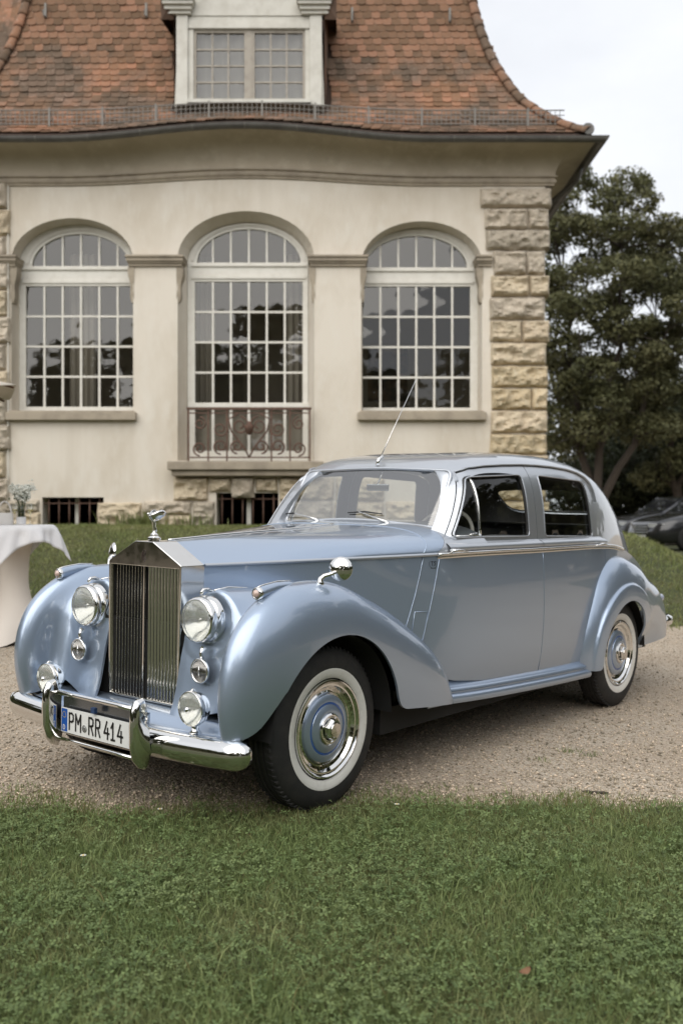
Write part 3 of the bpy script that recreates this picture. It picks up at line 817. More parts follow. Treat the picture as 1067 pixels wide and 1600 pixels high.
# --- dormer ----------------------------------------------------------------------------------------------
aged = mat('aged_white_paint', (.60, .585, .53), .6, var=(4, (.50, .48, .425), .42, .68))
dm = vpart('dormer'); YD = D - .05; dd = YD - D
def DXp(px): return FX(px, dd)
def DZp(py): return FZ(py, dd)
ox0, ox1, oz0, oz1 = DXp(302), DXp(477), DZp(157), DZp(45)
P, T = cdt([(DXp(272), DZp(182)), (DXp(507), DZp(182)), (DXp(502), DZp(24)), (DXp(279), DZp(24))], [[(ox0, oz0), (ox1, oz0), (ox1, oz1), (ox0, oz1)]], .3)
o = vm('dormer_front', [(p[0], YD, p[1]) for p in P], [tuple(t) for t in T], aged, dm, fix=False)
if sum(q.normal.y for q in o.data.polygons) > 0: o.data.flip_normals()
s2 = o.modifiers.new('t', 'SOLIDIFY'); s2.thickness = .16; s2.offset = -1
for a, b in ((276, 294), (484, 503)):
    mb = MB(); mb.box(DXp(a), DXp(b), YD - .05, YD - .002, DZp(165), DZp(24)); vb(mb, 'dormer_pilaster', aged, dm, bevel=.01)
mb = MB(); mb.box(DXp(294.5), DXp(483.5), YD - .03, YD - .002, DZp(44), DZp(37)); vb(mb, 'dormer_lintel', aged, dm)
for a, b in ((254, 306), (464, 520)):
    mb = MB()
    for p, y0, y1 in ((0, 24, 19), (.05, 19, 13), (.11, 13, 7), (.16, 7, 2)): mb.box(DXp(a) - p * .5 + .08, DXp(b) + p * .5 - .08, YD - .10 - p, YD + .1, DZp(y0), DZp(y1))
    vb(mb, 'dormer_cornice', aged, dm)['kind'] = 'stuff'
P_ = [(DXp(262), DZp(24)), (DXp(512), DZp(24)), (DXp(512), DZp(2)), (DXp(387), DZp(-75)), (DXp(262), DZp(2))]
mb = MB(); n = 5; mb.add([(x, YD - .02, z) for x, z in P_] + [(x, YD + .14, z) for x, z in P_], [tuple(range(n)), tuple(range(2 * n - 1, n - 1, -1))] + [(i, (i + 1) % n, n + (i + 1) % n, n + i) for i in range(n)]); vb(mb, 'dormer_gable', aged, dm)
for s_ in (1, -1):
    xa = DXp(387) + s_ * (DXp(520) - DXp(387)); rows = []
    for t in (0, 1):
        cx_ = xa * (1 - t) + DXp(387) * t; cz_ = DZp(1) * (1 - t) + DZp(-78) * t
        rows.append([(cx_, YD - .28, cz_ + .02), (cx_, YD - .28, cz_ + .09), (cx_, YD + .8, cz_ + .09), (cx_, YD + .8, cz_), (cx_, YD - .16, cz_ - .03)])
    mb = MB(); mb.loft(rows, True, True); vb(mb, 'raking_cornice', aged, dm)
    xk = DXp(272) if s_ < 0 else DXp(507)
    xk2 = xk + s_ * .10
    mb = MB(); mb.add([(xk, YD + .0, DZp(178)), (xk2, YD + 1.9, DZp(178)), (xk2, YD + 1.9, DZp(0)), (xk, YD + .0, DZp(0))], [(0, 1, 2, 3)]); vb(mb, 'dormer_cheek', terra, dm)
    xr = xk + s_ * .16; mb = MB(); mb.add([(xk - s_ * .02, YD - .16, DZp(2)), (xr + s_ * .06, YD - .16, DZp(2)), (xr + s_ * .06, YD - .10, DZp(34)), (xk, YD - .02, DZp(30)), (xk - s_ * .02, YD + 1.6, DZp(2)), (xr + s_ * .06, YD + 1.6, DZp(2))], [(0, 1, 2, 3), (0, 1, 5, 4), (1, 2, 5)]); vb(mb, 'dormer_eave', mat('dark_eave_wood', (.10, .06, .04), .8), dm)
yw = YD + .06; xm = (ox0 + ox1) / 2
for a, b in ((ox0, xm - .045), (xm + .045, ox1)):
    mb = MB()
    for q in ((a, a + .05, oz0, oz1), (b - .05, b, oz0, oz1), (a + .05, b - .05, oz0, oz0 + .06), (a + .05, b - .05, oz1 - .05, oz1)): mb.box(q[0], q[1], yw - .03, yw + .03, q[2], q[3])
    vb(mb, 'casement_frame', greywood, dm)['kind'] = 'stuff'
    grid_window(dm, a + .05, b - .05, oz0 + .06, oz1 - .05, 3, 4, yw, .028, greywood, .04)
    curt = [[(a + (b - a) * t, yw + .12 + .02 * sin(t * 20), z) for t in np.linspace(0, 1, 24)] for z in (oz0, oz1)]
    mb = MB(); mb.loft(curt); vb(mb, 'dormer_curtain', mat('net_curtain', (.19, .185, .18), .9), dm, smooth=True)
mb = MB(); mb.box(xm - .046, xm + .046, yw - .04, yw + .04, oz0, oz1); vb(mb, 'casement_mullion', greywood, dm)
mb = MB(); mb.box(ox0 - .1, ox1 + .1, YD - .12, YD + .1, oz0 - .07, oz0 - .01); vb(mb, 'dormer_sill', aged, dm)
rows = [[(x, YD - .22 + dy, DZp(174) + dz + .08 * (1 - ((x - xm) / 1.4)**2)) for x in np.linspace(DXp(270), DXp(509), 16)] for dy, dz in ((0, 0), (.22, .10))]
mb = MB(); mb.loft(rows); vb(mb, 'dormer_flashing', galv, dm, smooth=True)
# ================================================================== THE CAR
# design frame: x rearwards from the front axle, y towards the driver's side (near the camera), z up
CAR_DIR = Vector((.63, .777, 0)).normalized()
ROLL = radians(1.2)
car = empty('vintage_saloon_car', label='two tone blue and silver vintage saloon car parked on the gravel drive', cat='car')
car.rotation_mode = 'XYZ'
_rz = Matrix.Rotation(atan2(CAR_DIR.y, CAR_DIR.x), 4, 'Z')
car.matrix_world = Matrix.Translation((-.6521, 4.8898, 0)) @ _rz @ Matrix.Translation((0, -.77, 0)) @ Matrix.Rotation(ROLL, 4, 'X') @ Matrix.Translation((0, .77, 0))

blue = mat('blue_metallic_paint', (.365, .45, .58), .35, .68, coat=1, coat_rough=.012, coat_ior=1.58)
silver = mat('silver_metallic_paint', (.47, .50, .545), .36, .70, coat=1, coat_rough=.012, coat_ior=1.55)
chrome = mat('chrome', (.80, .795, .78), .055, 1, rvar=(40, .04, .10, .35, .7))
steel = mat('polished_steel', (.70, .685, .655), .11, 1, rvar=(30, .08, .17, .3, .7))
black = mat('black_underbody', (.012, .012, .012), .8)
rubber = mat('tyre_rubber', (.018, .018, .018), .72, bump=(160, .25, .002), var=(20, (.03, .028, .026), .45, .7))
whitewall = mat('whitewall_rubber', (.72, .71, .67), .5, var=(18, (.60, .585, .54), .5, .75))
darkblue = mat('coachline_paint', (.03, .10, .33), .3, coat=1)
leather = mat('dark_leather', (.03, .032, .04), .5, bump=(90, .2, .002))
trimwood = mat('walnut_trim', (.09, .04, .02), .3, coat=.6, var=(30, (.05, .02, .01), .4, .65), vstretch=(.3, 1, 3))
lining = mat('roof_lining', (.16, .155, .145), .9)
carglass = glass('car_window_glass', (.88, .90, .89), .9)
screenglass = glass('windscreen_glass', (.84, .86, .85), 3.6)
gasket = mat('window_rubber', (.02, .02, .02), .5)

def cv(V):
    V = np.array(V, float).copy(); V[:, 1] *= -1; return V
def cm(name, V, F, m, parent=None, smooth=True, autos=None, thick=0, out=None, inner=None, fix=True, bevel=0):
    """mesh in the car's design frame; out = outward direction, used to orient an open panel"""
    V = cv(V)
    F = [tuple(int(i) for i in f) for f in F]
    if out is not None:
        a = np.zeros(3)
        for f in F:
            p = V[list(f[:3])]; a += np.cross(p[1] - p[0], p[2] - p[0])
        if a @ np.array([out[0], -out[1], out[2]]) < 0: F = [f[::-1] for f in F]
        fix = False
    o = mesh(name, V, F, m, parent or car, smooth, fix, autos)
    if thick:
        s = o.modifiers.new('thickness', 'SOLIDIFY'); s.thickness = thick; s.offset = -1
        if inner: o.data.materials.append(inner); s.material_offset = 1; s.material_offset_rim = 0
        es = o.modifiers.new('edges', 'EDGE_SPLIT'); es.split_angle = radians(50)
    if bevel:
        bv = o.modifiers.new('bevel', 'BEVEL'); bv.width = bevel; bv.segments = 2; bv.limit_method = 'ANGLE'; bv.angle_limit = radians(40)
    return o
def cmb(mb, name, m, parent=None, **k): return cm(name, mb.v, mb.f, m, parent, **k)

# ---- surface nets over an implicit body ---------------------------------------------------------
def surface_net(fn, lo, hi, h):
    ax = [np.arange(lo[i], hi[i] + h, h) for i in range(3)]
    X, Y, Z = np.meshgrid(*ax, indexing='ij')
    val = fn(X, Y, Z); s = val < 0
    nx, ny, nz_ = [len(a) - 1 for a in ax]
    cnt = np.zeros((nx, ny, nz_), int); acc = np.zeros((nx, ny, nz_, 3)); num = np.zeros((nx, ny, nz_))
    P = np.stack([X, Y, Z], -1)
    corners = [(a, b, c) for a in (0, 1) for b in (0, 1) for c in (0, 1)]
    def sub(A, c): return A[c[0]:c[0] + nx, c[1]:c[1] + ny, c[2]:c[2] + nz_]
    for c in corners:
        for d in range(3):
            if c[d] == 0:
                e = list(c); e[d] = 1
                va, vb = sub(val, c), sub(val, e); cross = (va < 0) != (vb < 0)
                t = np.where(cross, va / np.where(cross, va - vb, 1), 0)[..., None]
                pt = sub(P, c) * (1 - t) + sub(P, e) * t
                acc += pt * cross[..., None]; num += cross
    act = num > 0
    idx = -np.ones(act.shape, int); idx[act] = np.arange(act.sum())
    V = acc[act] / num[act][:, None]
    for _ in range(3):
        f0 = fn(V[:, 0], V[:, 1], V[:, 2]); e = 1e-4
        g = np.stack([(fn(V[:, 0] + e * (i == 0), V[:, 1] + e * (i == 1), V[:, 2] + e * (i == 2)) - f0) / e for i in range(3)], 1)
        st = f0[:, None] * g / np.maximum((g * g).sum(1), 1e-6)[:, None]
        ln_ = np.linalg.norm(st, axis=1, keepdims=True); V = V - st * np.minimum(1, h * .6 / np.maximum(ln_, 1e-9))
    F = []
    for d in range(3):
        a, b = [(1, 2), (2, 0), (0, 1)][d]
        sl0 = [slice(None)] * 3; sl1 = [slice(None)] * 3
        sl0[d] = slice(0, -1); sl1[d] = slice(1, None)
        ch = s[tuple(sl0)] != s[tuple(sl1)]; neg = s[tuple(sl0)]
        I = np.argwhere(ch)
        lim = act.shape
        ok = (I[:, a] >= 1) & (I[:, b] >= 1) & (I[:, a] < lim[a]) & (I[:, b] < lim[b]) & (I[:, d] < lim[d])
        I = I[ok]
        def cell(da, db):
            J = I.copy(); J[:, a] -= da; J[:, b] -= db
            return idx[J[:, 0], J[:, 1], J[:, 2]]
        q = np.stack([cell(1, 1), cell(0, 1), cell(0, 0), cell(1, 0)], 1)
        ng = neg[I[:, 0], I[:, 1], I[:, 2]]
        q[~ng] = q[~ng][:, ::-1]
        F.append(q[(q >= 0).all(1)])
    return V, np.concatenate(F)

def clip_mesh(V, F, g):
    """keep g>=0; faces are cut exactly along g=0"""
    V = list(map(tuple, V)); gv = g(np.array(V)); cache = {}; out = []
    for f in F:
        k = [gv[i] >= 0 for i in f]
        if all(k): out.append(tuple(f)); continue
        if not any(k): continue
        r = []; n = len(f)
        for i in range(n):
            a, b = f[i], f[(i + 1) % n]
            if gv[a] >= 0: r.append(a)
            if (gv[a] >= 0) != (gv[b] >= 0):
                key = (min(a, b), max(a, b))
                if key not in cache:
                    t = gv[a] / (gv[a] - gv[b]); cache[key] = len(V); V.append(tuple(np.array(V[a]) * (1 - t) + np.array(V[b]) * t))
                r.append(cache[key])
        if len(r) >= 3: out.append(tuple(r))
    V = np.array(V); used = sorted({i for f in out for i in f}); mp_ = {u: i for i, u in enumerate(used)}
    return V[used], [tuple(mp_[i] for i in f) for f in out]

def smin(a, b, k):
    h = np.maximum(k - np.abs(a - b), 0) / k; return np.minimum(a, b) - h * h * k * .25
def smax(a, b, k): return -smin(-a, -b, k)
def normed(f):
    def g(x, y, z):
        e = 1e-3; v = f(x, y, z)
        gx = (f(x + e, y, z) - v) / e; gy = (f(x, y + e, z) - v) / e; gz = (f(x, y, z + e) - v) / e
        return v / np.sqrt(np.maximum(gx * gx + gy * gy + gz * gz, .02))
    return g

# front wing: a shell swept round the wheel
fR = spn([-60, -40, -20, -5, 6, 17, 26.6, 39.7, 52.3, 69.4, 77.4, 88.9, 102, 116.5, 131.9, 146.8, 160.3, 170.2, 179, 184, 195, 215],
         [.46, .49, .52, .565, .60, .645, .68, .712, .712, .684, .666, .650, .636, .630, .660, .722, .824, .912, .972, 1.0, 1.02, 1.02])
fY0 = spn([-60, 0, 60, 95, 130, 160, 180, 215], [.70, .705, .70, .675, .69, .74, .765, .765])
fYI = spn([-60, 0, 40, 75, 110, 140, 215], [.07, .075, .085, .14, .26, .36, .40])
fYO = spn([-60, 0, 15, 35, 70, 150, 215], [.76, .785, .81, .838, .85, .848, .845])
def fender_raw(x, y, z):
    dz, dx = z - .36, -x
    ph = np.degrees(np.arctan2(dz, dx)); ph = np.where(ph < -90, ph + 360, ph); rho = np.hypot(dx, dz)
    R = fR(ph); y0 = fY0(ph); w = np.where(y > y0, fYO(ph) - y0, fYI(ph))
    rb = .36
    n = 2.35
    q = (np.abs((y - y0) / w)**n + (np.maximum(rho - rb, 0) / (R - rb))**n)**(1 / n) - 1
    return q * .2
xfz = spn([.25, .40, .46, .52, .60, .70, .80, .95, 1.1], [-.53, -.50, -.475, -.458, -.442, -.42, -.39, -.33, -.2])
def catwalk(x, y, z):
    a = xfz(z) - x + .10 * np.maximum(np.abs(y) - .3, 0)
    return smax(smax(smax(a, z - (.86 - .12 * np.clip(x + .3, 0, 1)), .12), x - .1, .05), y - .66, .05)
def pod(x, y, z):
    dx = x + .36; r = np.hypot(y - .405, z - .838)
    rad = .131 * np.sqrt(np.clip(1 - (np.maximum(dx, 0) / .62)**2, .0004, 1))
    return smax(r - rad - .02 * np.clip(dx, 0, .2), -dx, .02)
fen_n, cat_n, pod_n = normed(fender_raw), normed(catwalk), normed(pod)
def front_clip(x, y, z):
    return smin(smin(fen_n(x, y, z), cat_n(x, y, z), .10), pod_n(x, y, z), .09)
V, F = surface_net(front_clip, (-.80, .10, .26), (1.14, .90, 1.10), .0125)
def arch_front(P):
    x, z = P[:, 0], P[:, 2]
    circ = np.hypot(x, z - .36) - .418
    l2 = (x + .39) * -.786 + (z - .54) * .618
    g = np.minimum(circ, np.maximum(l2, np.maximum(z - .57, x + .15)))
    bot = np.where(x > 0, z - (.378 - .11 * (x - .511)), z - .398 + .06 * sstep(.64, .52, P[:, 1]))
    g = smin(g, bot, .07)
    g = np.minimum(g, np.maximum(P[:, 1] - .264, x + .24))
    return np.minimum(g, np.maximum(P[:, 1] - .36, .02 - x))       # nothing behind the bonnet side
V, F = clip_mesh(V, F, arch_front)
for sgn in (1, -1):
    cm('front_wing', V * np.array([1, sgn, 1]), F if sgn > 0 else [f[::-1] for f in F], blue, thick=.012, inner=black, out=(0, sgn, .3))

# rear wing
rR = spn([-40, -15, 0, 20, 41, 58.3, 73.7, 86, 97, 112, 125, 145, 156, 163, 169.5, 177, 184, 200],
         [.52, .54, .556, .573, .594, .636, .656, .663, .663, .672, .70, .80, .93, 1.01, 1.08, 1.12, 1.11, 1.05])
rYO = spl([-40, 0, 30, 60, 120, 150, 165, 180, 200], [.83, .835, .85, .858, .855, .83, .79, .74, .72])
def rear_raw(x, y, z):
    dz, dx = z - .36, 3.05 - x
    ph = np.degrees(np.arctan2(dz, dx)); ph = np.where(ph < -90, ph + 360, ph); rho = np.hypot(dx, dz)
    R = rR(ph); y0 = .66; ra = .375
    lip = .018 * sstep(ra + .102, ra + .090, rho)
    w = rYO(ph) + lip - y0
    q = (np.abs((y - y0) / w)**2.5 + (np.maximum(rho - .34, 0) / (R - .34))**2.5)**.4 - 1
    return q * .2
V, F = surface_net(normed(rear_raw), (2.42, .60, .24), (4.24, .90, 1.08), .0125)
def arch_rear(P):
    x, z = P[:, 0], P[:, 2]
    e = np.hypot((x - 3.04) / np.where(x < 3.04, 1.0, .92), z - .345) - .375
    bot = z - np.where(x < 3.0, .295, .345 + .02 * (x - 3.4))
    return np.minimum(smin(e, bot, .05), P[:, 1] - .61)
V, F = clip_mesh(V, F, arch_rear)
for sgn in (1, -1):
    cm('rear_wing', V * np.array([1, sgn, 1]), F if sgn > 0 else [f[::-1] for f in F], blue, thick=.012, inner=black, out=(0, sgn, .3))

# ---- body side --------------------------------------------------------------------------------
Wx = spn([-.45, -.29, 0, .3, .6, .8, .95, 1.2, 1.5, 1.93, 2.4, 2.8, 3.2, 3.6, 4.0, 4.4, 4.6],
         [.19, .252, .358, .468, .585, .655, .700, .742, .763, .775, .772, .752, .705, .63, .53, .40, .30])
zc = spn([-.29, .3, .93, 1.1, 1.9, 2.8, 3.1, 3.4, 3.8, 4.2, 4.6], [1.064, 1.078, 1.094, 1.098, 1.100, 1.096, 1.08, 1.03, .93, .80, .66])
bz = spl([.3, .38, .5, .75, .95, 1.1], [-.03, -.014, .006, .018, .012, 0])
def S(x, z): return Wx(x) + bz(z) * sstep(.3, 1.1, x)
def side_panel(name, poly, m, parent=None, sp=.05, off=0., holes=(), thick=.012):
    P, T = cdt(poly, holes, sp)
    obs = []
    for sgn in (1, -1):
        y = (S(P[:, 0], P[:, 1]) + off) * sgn
        pr = parent[0 if sgn > 0 else 1] if parent else car
        obs.append(cm(name, np.stack([P[:, 0], y, P[:, 1]], 1), T, m, pr, thick=thick, out=(0, sgn, 0), inner=black))
    return obs
def arc(cx, cz, r, a0, a1, n=12): return [(cx + r * cos(radians(a0 + (a1 - a0) * i / n)), cz + r * sin(radians(a0 + (a1 - a0) * i / n))) for i in range(n + 1)]
def along(x0, x1, n=24, dz=0.): return [(x, float(zc(x)) + dz) for x in np.linspace(x0, x1, n)]

side_panel('bonnet_side', along(-.288, .842) + [(.79, .89), (.728, .70), (-.288, .70)], blue)
side_panel('scuttle_panel', along(.848, .950, 4) + [(.80, .48), (.70, .48), (.734, .70), (.796, .89)], blue)
doors_f = side_panel('front_door', along(.956, 1.937) + [(1.937, .369), (1.33, .392), (1.08, .421), (.97, .447), (.90, .475), (.84, .53), (.812, .56)], blue)
doors_r = side_panel('rear_door', along(1.943, 2.858) + [(2.858, .76)] + arc(3.05, .36, .44, 116, 178, 8) + [(2.60, .352), (2.415, .356), (1.943, .369)], blue)
side_panel('rear_quarter', along(2.864, 4.5, 30) + [(4.45, .40), (3.47, .40)] + arc(3.05, .36, .42, 2, 112, 12) + [(2.864, .745)], blue)
# rolled door edges that catch the light
def bead(pts2, r, m, parents, name, off=.0):
    for k, sgn in enumerate((1, -1)):
        mb = MB(); mb.tube([(x, sgn * (float(S(x, z)) + off), z) for x, z in resample(pts2, .06, False)], r, 6)
        cmb(mb, name, m, parents[k])
bead([(.9525, 1.088), (.806, .53)], .0032, blue, doors_f, 'door_edge')
bead([(1.940, 1.09), (1.940, .375)], .0026, blue, doors_r, 'door_edge')
bead([(.845, 1.08), (.793, .89), (.731, .70)], .0034, blue, (car, car), 'bonnet_edge')
bead([(.774, .69), (.79, .803), (.868, .80), (.842, .64)], .0028, blue, (car, car), 'scuttle_vent')
# sticker of the club on the scuttle
stk = MB()
def strok(mb, pts, w, fn):
    for q in ribbon(pts, w):
        mb.add([fn(*p) for p in q], [(0, 1, 2, 3)])
stf = lambda a, b: (.905 + a, float(S(.905 + a, 1.045 + b)) + .0015, 1.045 + b)
for pts in ([(-.012, .012), (.0, .012)], [(-.006, .012), (-.006, -.008)], [(.016, .010), (.011, .013), (.006, .009), (.015, .001), (.013, -.006), (.005, -.006)]): strok(stk, pts, .0035, stf)
strok(stk, [(.026 * cos(radians(a)), .022 * sin(radians(a))) for a in range(140, 401, 20)], .0018, stf)
strok(stk, [(-.016, -.022), (.016, -.022)], .0025, stf)
cmb(stk, 'sticker', mat('black_print', (.01, .01, .01), .5), smooth=False, out=(0, 1, 0))['kind'] = 'stuff'

# ---- bonnet and scuttle top ---------------------------------------------------------------------
zmid = spn([-.29, .1, .56, .9, 1.2, 1.4], [1.166, 1.188, 1.208, 1.228, 1.250, 1.258])
def top_pt(x, v):
    """v in -1..1 across; rounded roof of the bonnet"""
    a = np.abs(v); th = a * pi / 2
    e = 3.2 + 1.0 * sstep(.2, 1.1, x)
    t1 = np.sin(th)**(2 / e); s1 = np.maximum(np.cos(th), 0)**(2 / 2.05)
    # front end: the pitched top of the radiator shell
    t0 = np.where(a < .25, a / .25 * .24, .24 + (a - .25) / .75 * .76)
    s0 = np.where(a < .25, 1 - .04 * (a / .25)**2, .96 * (1 - (a - .25) / .75))
    k = sstep(-.30, .55, x)
    t = t0 * (1 - k) + t1 * k; s = s0 * (1 - k) + s1 * k
    W = Wx(x); z0 = zc(x) + .004
    return np.stack([x, np.sign(v) * t * W, z0 + (zmid(x) - z0) * s], -1)
def xrear_bonnet(v): return .842 + .10 * (1 - v * v)
def xsil(v): return .93 + .155 * (1 - np.abs(v)**2.6)
def top_strip(name, xa, xb, m, nu=28, nv=72, thick=.01):
    vs = np.linspace(-1, 1, nv); rows = []
    for t in np.linspace(0, 1, nu):
        x = xa(vs) * (1 - t) + xb(vs) * t; rows.append(top_pt(x, vs))
    v, f = loft_geo(rows); return cm(name, v, f, m, thick=thick, out=(0, 0, 1), inner=black)
bonnet = top_strip('bonnet', lambda v: -.288 + 0 * v, xrear_bonnet, blue, 44)
top_strip('scuttle_top', lambda v: xrear_bonnet(v) + .005, xsil, blue, 10)
top_strip('windscreen_scuttle', lambda v: xsil(v) + .002, lambda v: 1.36 + 0 * v, silver, 14)
mb = MB(); mb.tube([tuple(top_pt(np.array(xrear_bonnet(v) + .0025), np.array(v))) for v in np.linspace(-.98, .98, 60)], .0032, 6); cmb(mb, 'bonnet_rear_edge', blue, bonnet)
mb = MB(); mb.tube([(x, 0, float(zmid(x)) + .001) for x in np.linspace(-.28, .93, 30)], .006, 8); cmb(mb, 'centre_hinge', chrome, bonnet)
for sgn in (1, -1):      # bright strip under the bonnet, running on along the waist
    mb = MB(); rows = []
    for x in np.linspace(-.288, .93, 40):
        y = float(Wx(x)); z = float(zc(x)); rows.append([(x, sgn * (y + .001), z - .010), (x, sgn * (y + .011), z - .006), (x, sgn * (y + .012), z + .002), (x, sgn * (y + .002), z + .008)])
    mb.loft(rows); cmb(mb, 'bonnet_moulding', silver)
    mb = MB(); mb.tube([(x, sgn * (float(Wx(x)) + .010), float(zc(x)) - .001) for x in np.linspace(.935, 3.3, 70)], .0085, 8); cmb(mb, 'waist_moulding', chrome)
    mb = MB(); rows = []
    for x in np.linspace(.935, 3.2, 60):
        y = float(Wx(x)); z = float(zc(x)); rows.append([(x, sgn * (y + .001), z - .026), (x, sgn * (y + .005), z - .023), (x, sgn * (y + .005), z - .012), (x, sgn * (y + .001), z - .008)])
    mb.loft(rows); cmb(mb, 'waist_band', steel)

# ---- cabin --------------------------------------------------------------------------------------
wb = spn([.9, 1.0, 1.1, 1.3, 1.6, 1.95, 2.5, 2.85, 3.2, 3.6, 4.0, 4.4, 4.6], [.685, .692, .702, .718, .735, .745, .735, .705, .645, .545, .435, .31, .23])
zt = spn([1.2, 1.339, 1.40, 1.5, 1.7, 2.0, 2.3, 2.6, 2.9, 3.2, 3.5, 3.8, 4.1, 4.4, 4.6], [1.50, 1.572, 1.603, 1.633, 1.662, 1.680, 1.684, 1.672, 1.640, 1.575, 1.475, 1.335, 1.165, .955, .78])
def xs(z): return 1.045 + (z - 1.178) * .74
def xw(z): return 1.148 + (z - 1.225) * .5737
SA, SB = 6.0, 4.5
def sect(x, v):
    th = sstep(0, 1, v) * pi / 2; z0 = zc(x); z = z0 + (zt(x) - z0) * np.sin(th)**(2 / SB)
    k = 2 / SA + (1.0 - 2 / SA) * sstep(2.9, 3.7, x) * .14
    y = wb(x) * np.maximum(np.cos(th), 0)**k
    d = np.clip((x - xs(z)) / .08, 0, 1)
    return y * (1 - .175 * (1 - d)**2) * (1 - .07 * np.clip((z - z0) / np.maximum(zt(x) - z0, .05), 0, 1)), z
def v_of(x, z):
    fr = np.clip((z - zc(x)) / (zt(x) - zc(x)), 0, 1); return .5 - np.sin(np.arcsin(1 - 2 * np.arcsin(fr**(SB / 2)) / (pi / 2)) / 3)
def shell(name, poly, m, parent=None, holes=(), sp=.04, thick=.018, inner=None, sgns=(1, -1), lift=0.):
    P, T = cdt(poly, holes, sp); obs = []
    for k, sgn in enumerate(sgns):
        y, z = sect(P[:, 0], P[:, 1])
        obs.append(cm(name, np.stack([P[:, 0], sgn * (y + lift), z], 1), T, m, parent[k] if parent else car, thick=thick, out=(0, sgn, .3), inner=inner))
    return obs
def xz(poly, sp=.03): return [(x, float(v_of(x, z))) for x, z in resample(poly, sp, False)]
def rounded(poly, r, n=5):
    out = []; k = len(poly)
    for i in range(k):
        a, b, c = (np.array(poly[j % k], float) for j in (i - 1, i, i + 1)); rr = r[i] if hasattr(r, '__len__') else r
        u = (a - b) / np.linalg.norm(a - b); w = (c - b) / np.linalg.norm(c - b)
        for t in np.linspace(0, 1, n):
            p0, p1 = b + u * rr, b + w * rr; out.append(tuple((1 - t)**2 * p0 + 2 * t * (1 - t) * b + t * t * p1))
    return out
# front edge of shell
vv = np.linspace(0, 1, 60); xf = np.full(60, 1.2)
for _ in range(60): xf = .5 * xf + .5 * xs(sect(xf, vv)[1])
front_edge = list(zip(xf.tolist(), vv.tolist()))
seam = [(xs(z) + .03, z) for z in np.linspace(1.100, 1.50, 14)]
gutter = [(1.335, 1.530), (1.40, 1.556), (1.52, 1.571), (1.69, 1.583), (1.90, 1.592), (2.09, 1.595), (2.30, 1.592), (2.51, 1.583), (2.66, 1.566), (2.76, 1.540), (2.815, 1.505), (2.845, 1.45)]
rear_seam = [(2.856, 1.38), (2.862, 1.25), (2.862, 1.102)]
aper = seam + gutter + rear_seam
apv = xz(aper)
_gx, _gv = np.meshgrid(np.linspace(3.0, 4.2, 700), np.linspace(.25, 1, 700), indexing='ij'); _gy, _gz = sect(_gx, _gv)
def xv_of(y, z):
    i = np.argmin((_gy - y)**2 + (_gz - z)**2); return (float(_gx.ravel()[i]), float(_gv.ravel()[i]))
bwl = [(0.0, 1.482), (.15, 1.481), (.30, 1.477), (.39, 1.470), (.425, 1.455), (.44, 1.425), (.443, 1.38), (.44, 1.34), (.425, 1.315), (.39, 1.302), (.30, 1.299), (.15, 1.298), (0., 1.297)]
bwp = [xv_of(y, z) for y, z in bwl]; bwp[0] = (bwp[0][0], 1.0); bwp[-1] = (bwp[-1][0], 1.0)
roof_poly = [p for p in front_edge] + [(x, 1.0) for x in np.linspace(float(xf[-1]) + .03, bwp[0][0] - .02, 50)] + bwp + [(x, 1.0) for x in np.linspace(bwp[-1][0] + .02, 4.6, 20)] + [(4.6, v) for v in np.linspace(.95, 0, 12)] + [(x, 0.) for x in np.linspace(4.55, 2.87, 40)] + apv[::-1]
roofs = shell('roof_shell', roof_poly, silver, inner=lining)
roof = roofs[0]
# window outlines (x, z)
g_f = rounded([(1.100, 1.178), (1.845, 1.173), (1.845, 1.534), (1.345, 1.507)], [.03, .03, .035, .03])
g_r = rounded([(2.035, 1.169), (2.752, 1.153), (2.728, 1.38), (2.700, 1.515), (2.041, 1.536)], [.03, .03, .01, .06, .03])
ins = [(x + .002, z) for x, z in seam]
g_top = [(x, z - .006) for x, z in gutter]
lower_f = [(1.937, 1.102)]
fr_f = xz(ins + [p for p in g_top if p[0] < 1.93] + [(1.937, 1.587), (1.937, 1.102)])
fr_r = xz([(1.943, 1.102), (1.943, 1.587)] + [p for p in g_top if p[0] > 1.95] + [(2.85, 1.38), (2.856, 1.25), (2.856, 1.102)])
holeF = [(x, float(v_of(x, z))) for x, z in g_f]; holeR = [(x, float(v_of(x, z))) for x, z in g_r]
shell('door_window_frame', fr_f, silver, doors_f, [holeF], lift=.002, inner=black)
shell('door_window_frame', fr_r, silver, doors_r, [holeR], lift=.002, inner=black)
shell('door_glass', holeF, carglass, doors_f, thick=0, lift=-.016, sp=.08)
shell('door_glass', holeR, carglass, doors_r, thick=0, lift=-.016, sp=.08)
def onshell(x, z, lift, sgn):
    y, zz = sect(np.array(x), v_of(np.array(x), np.array(z))); return (x, sgn * (float(y) + lift), float(zz))
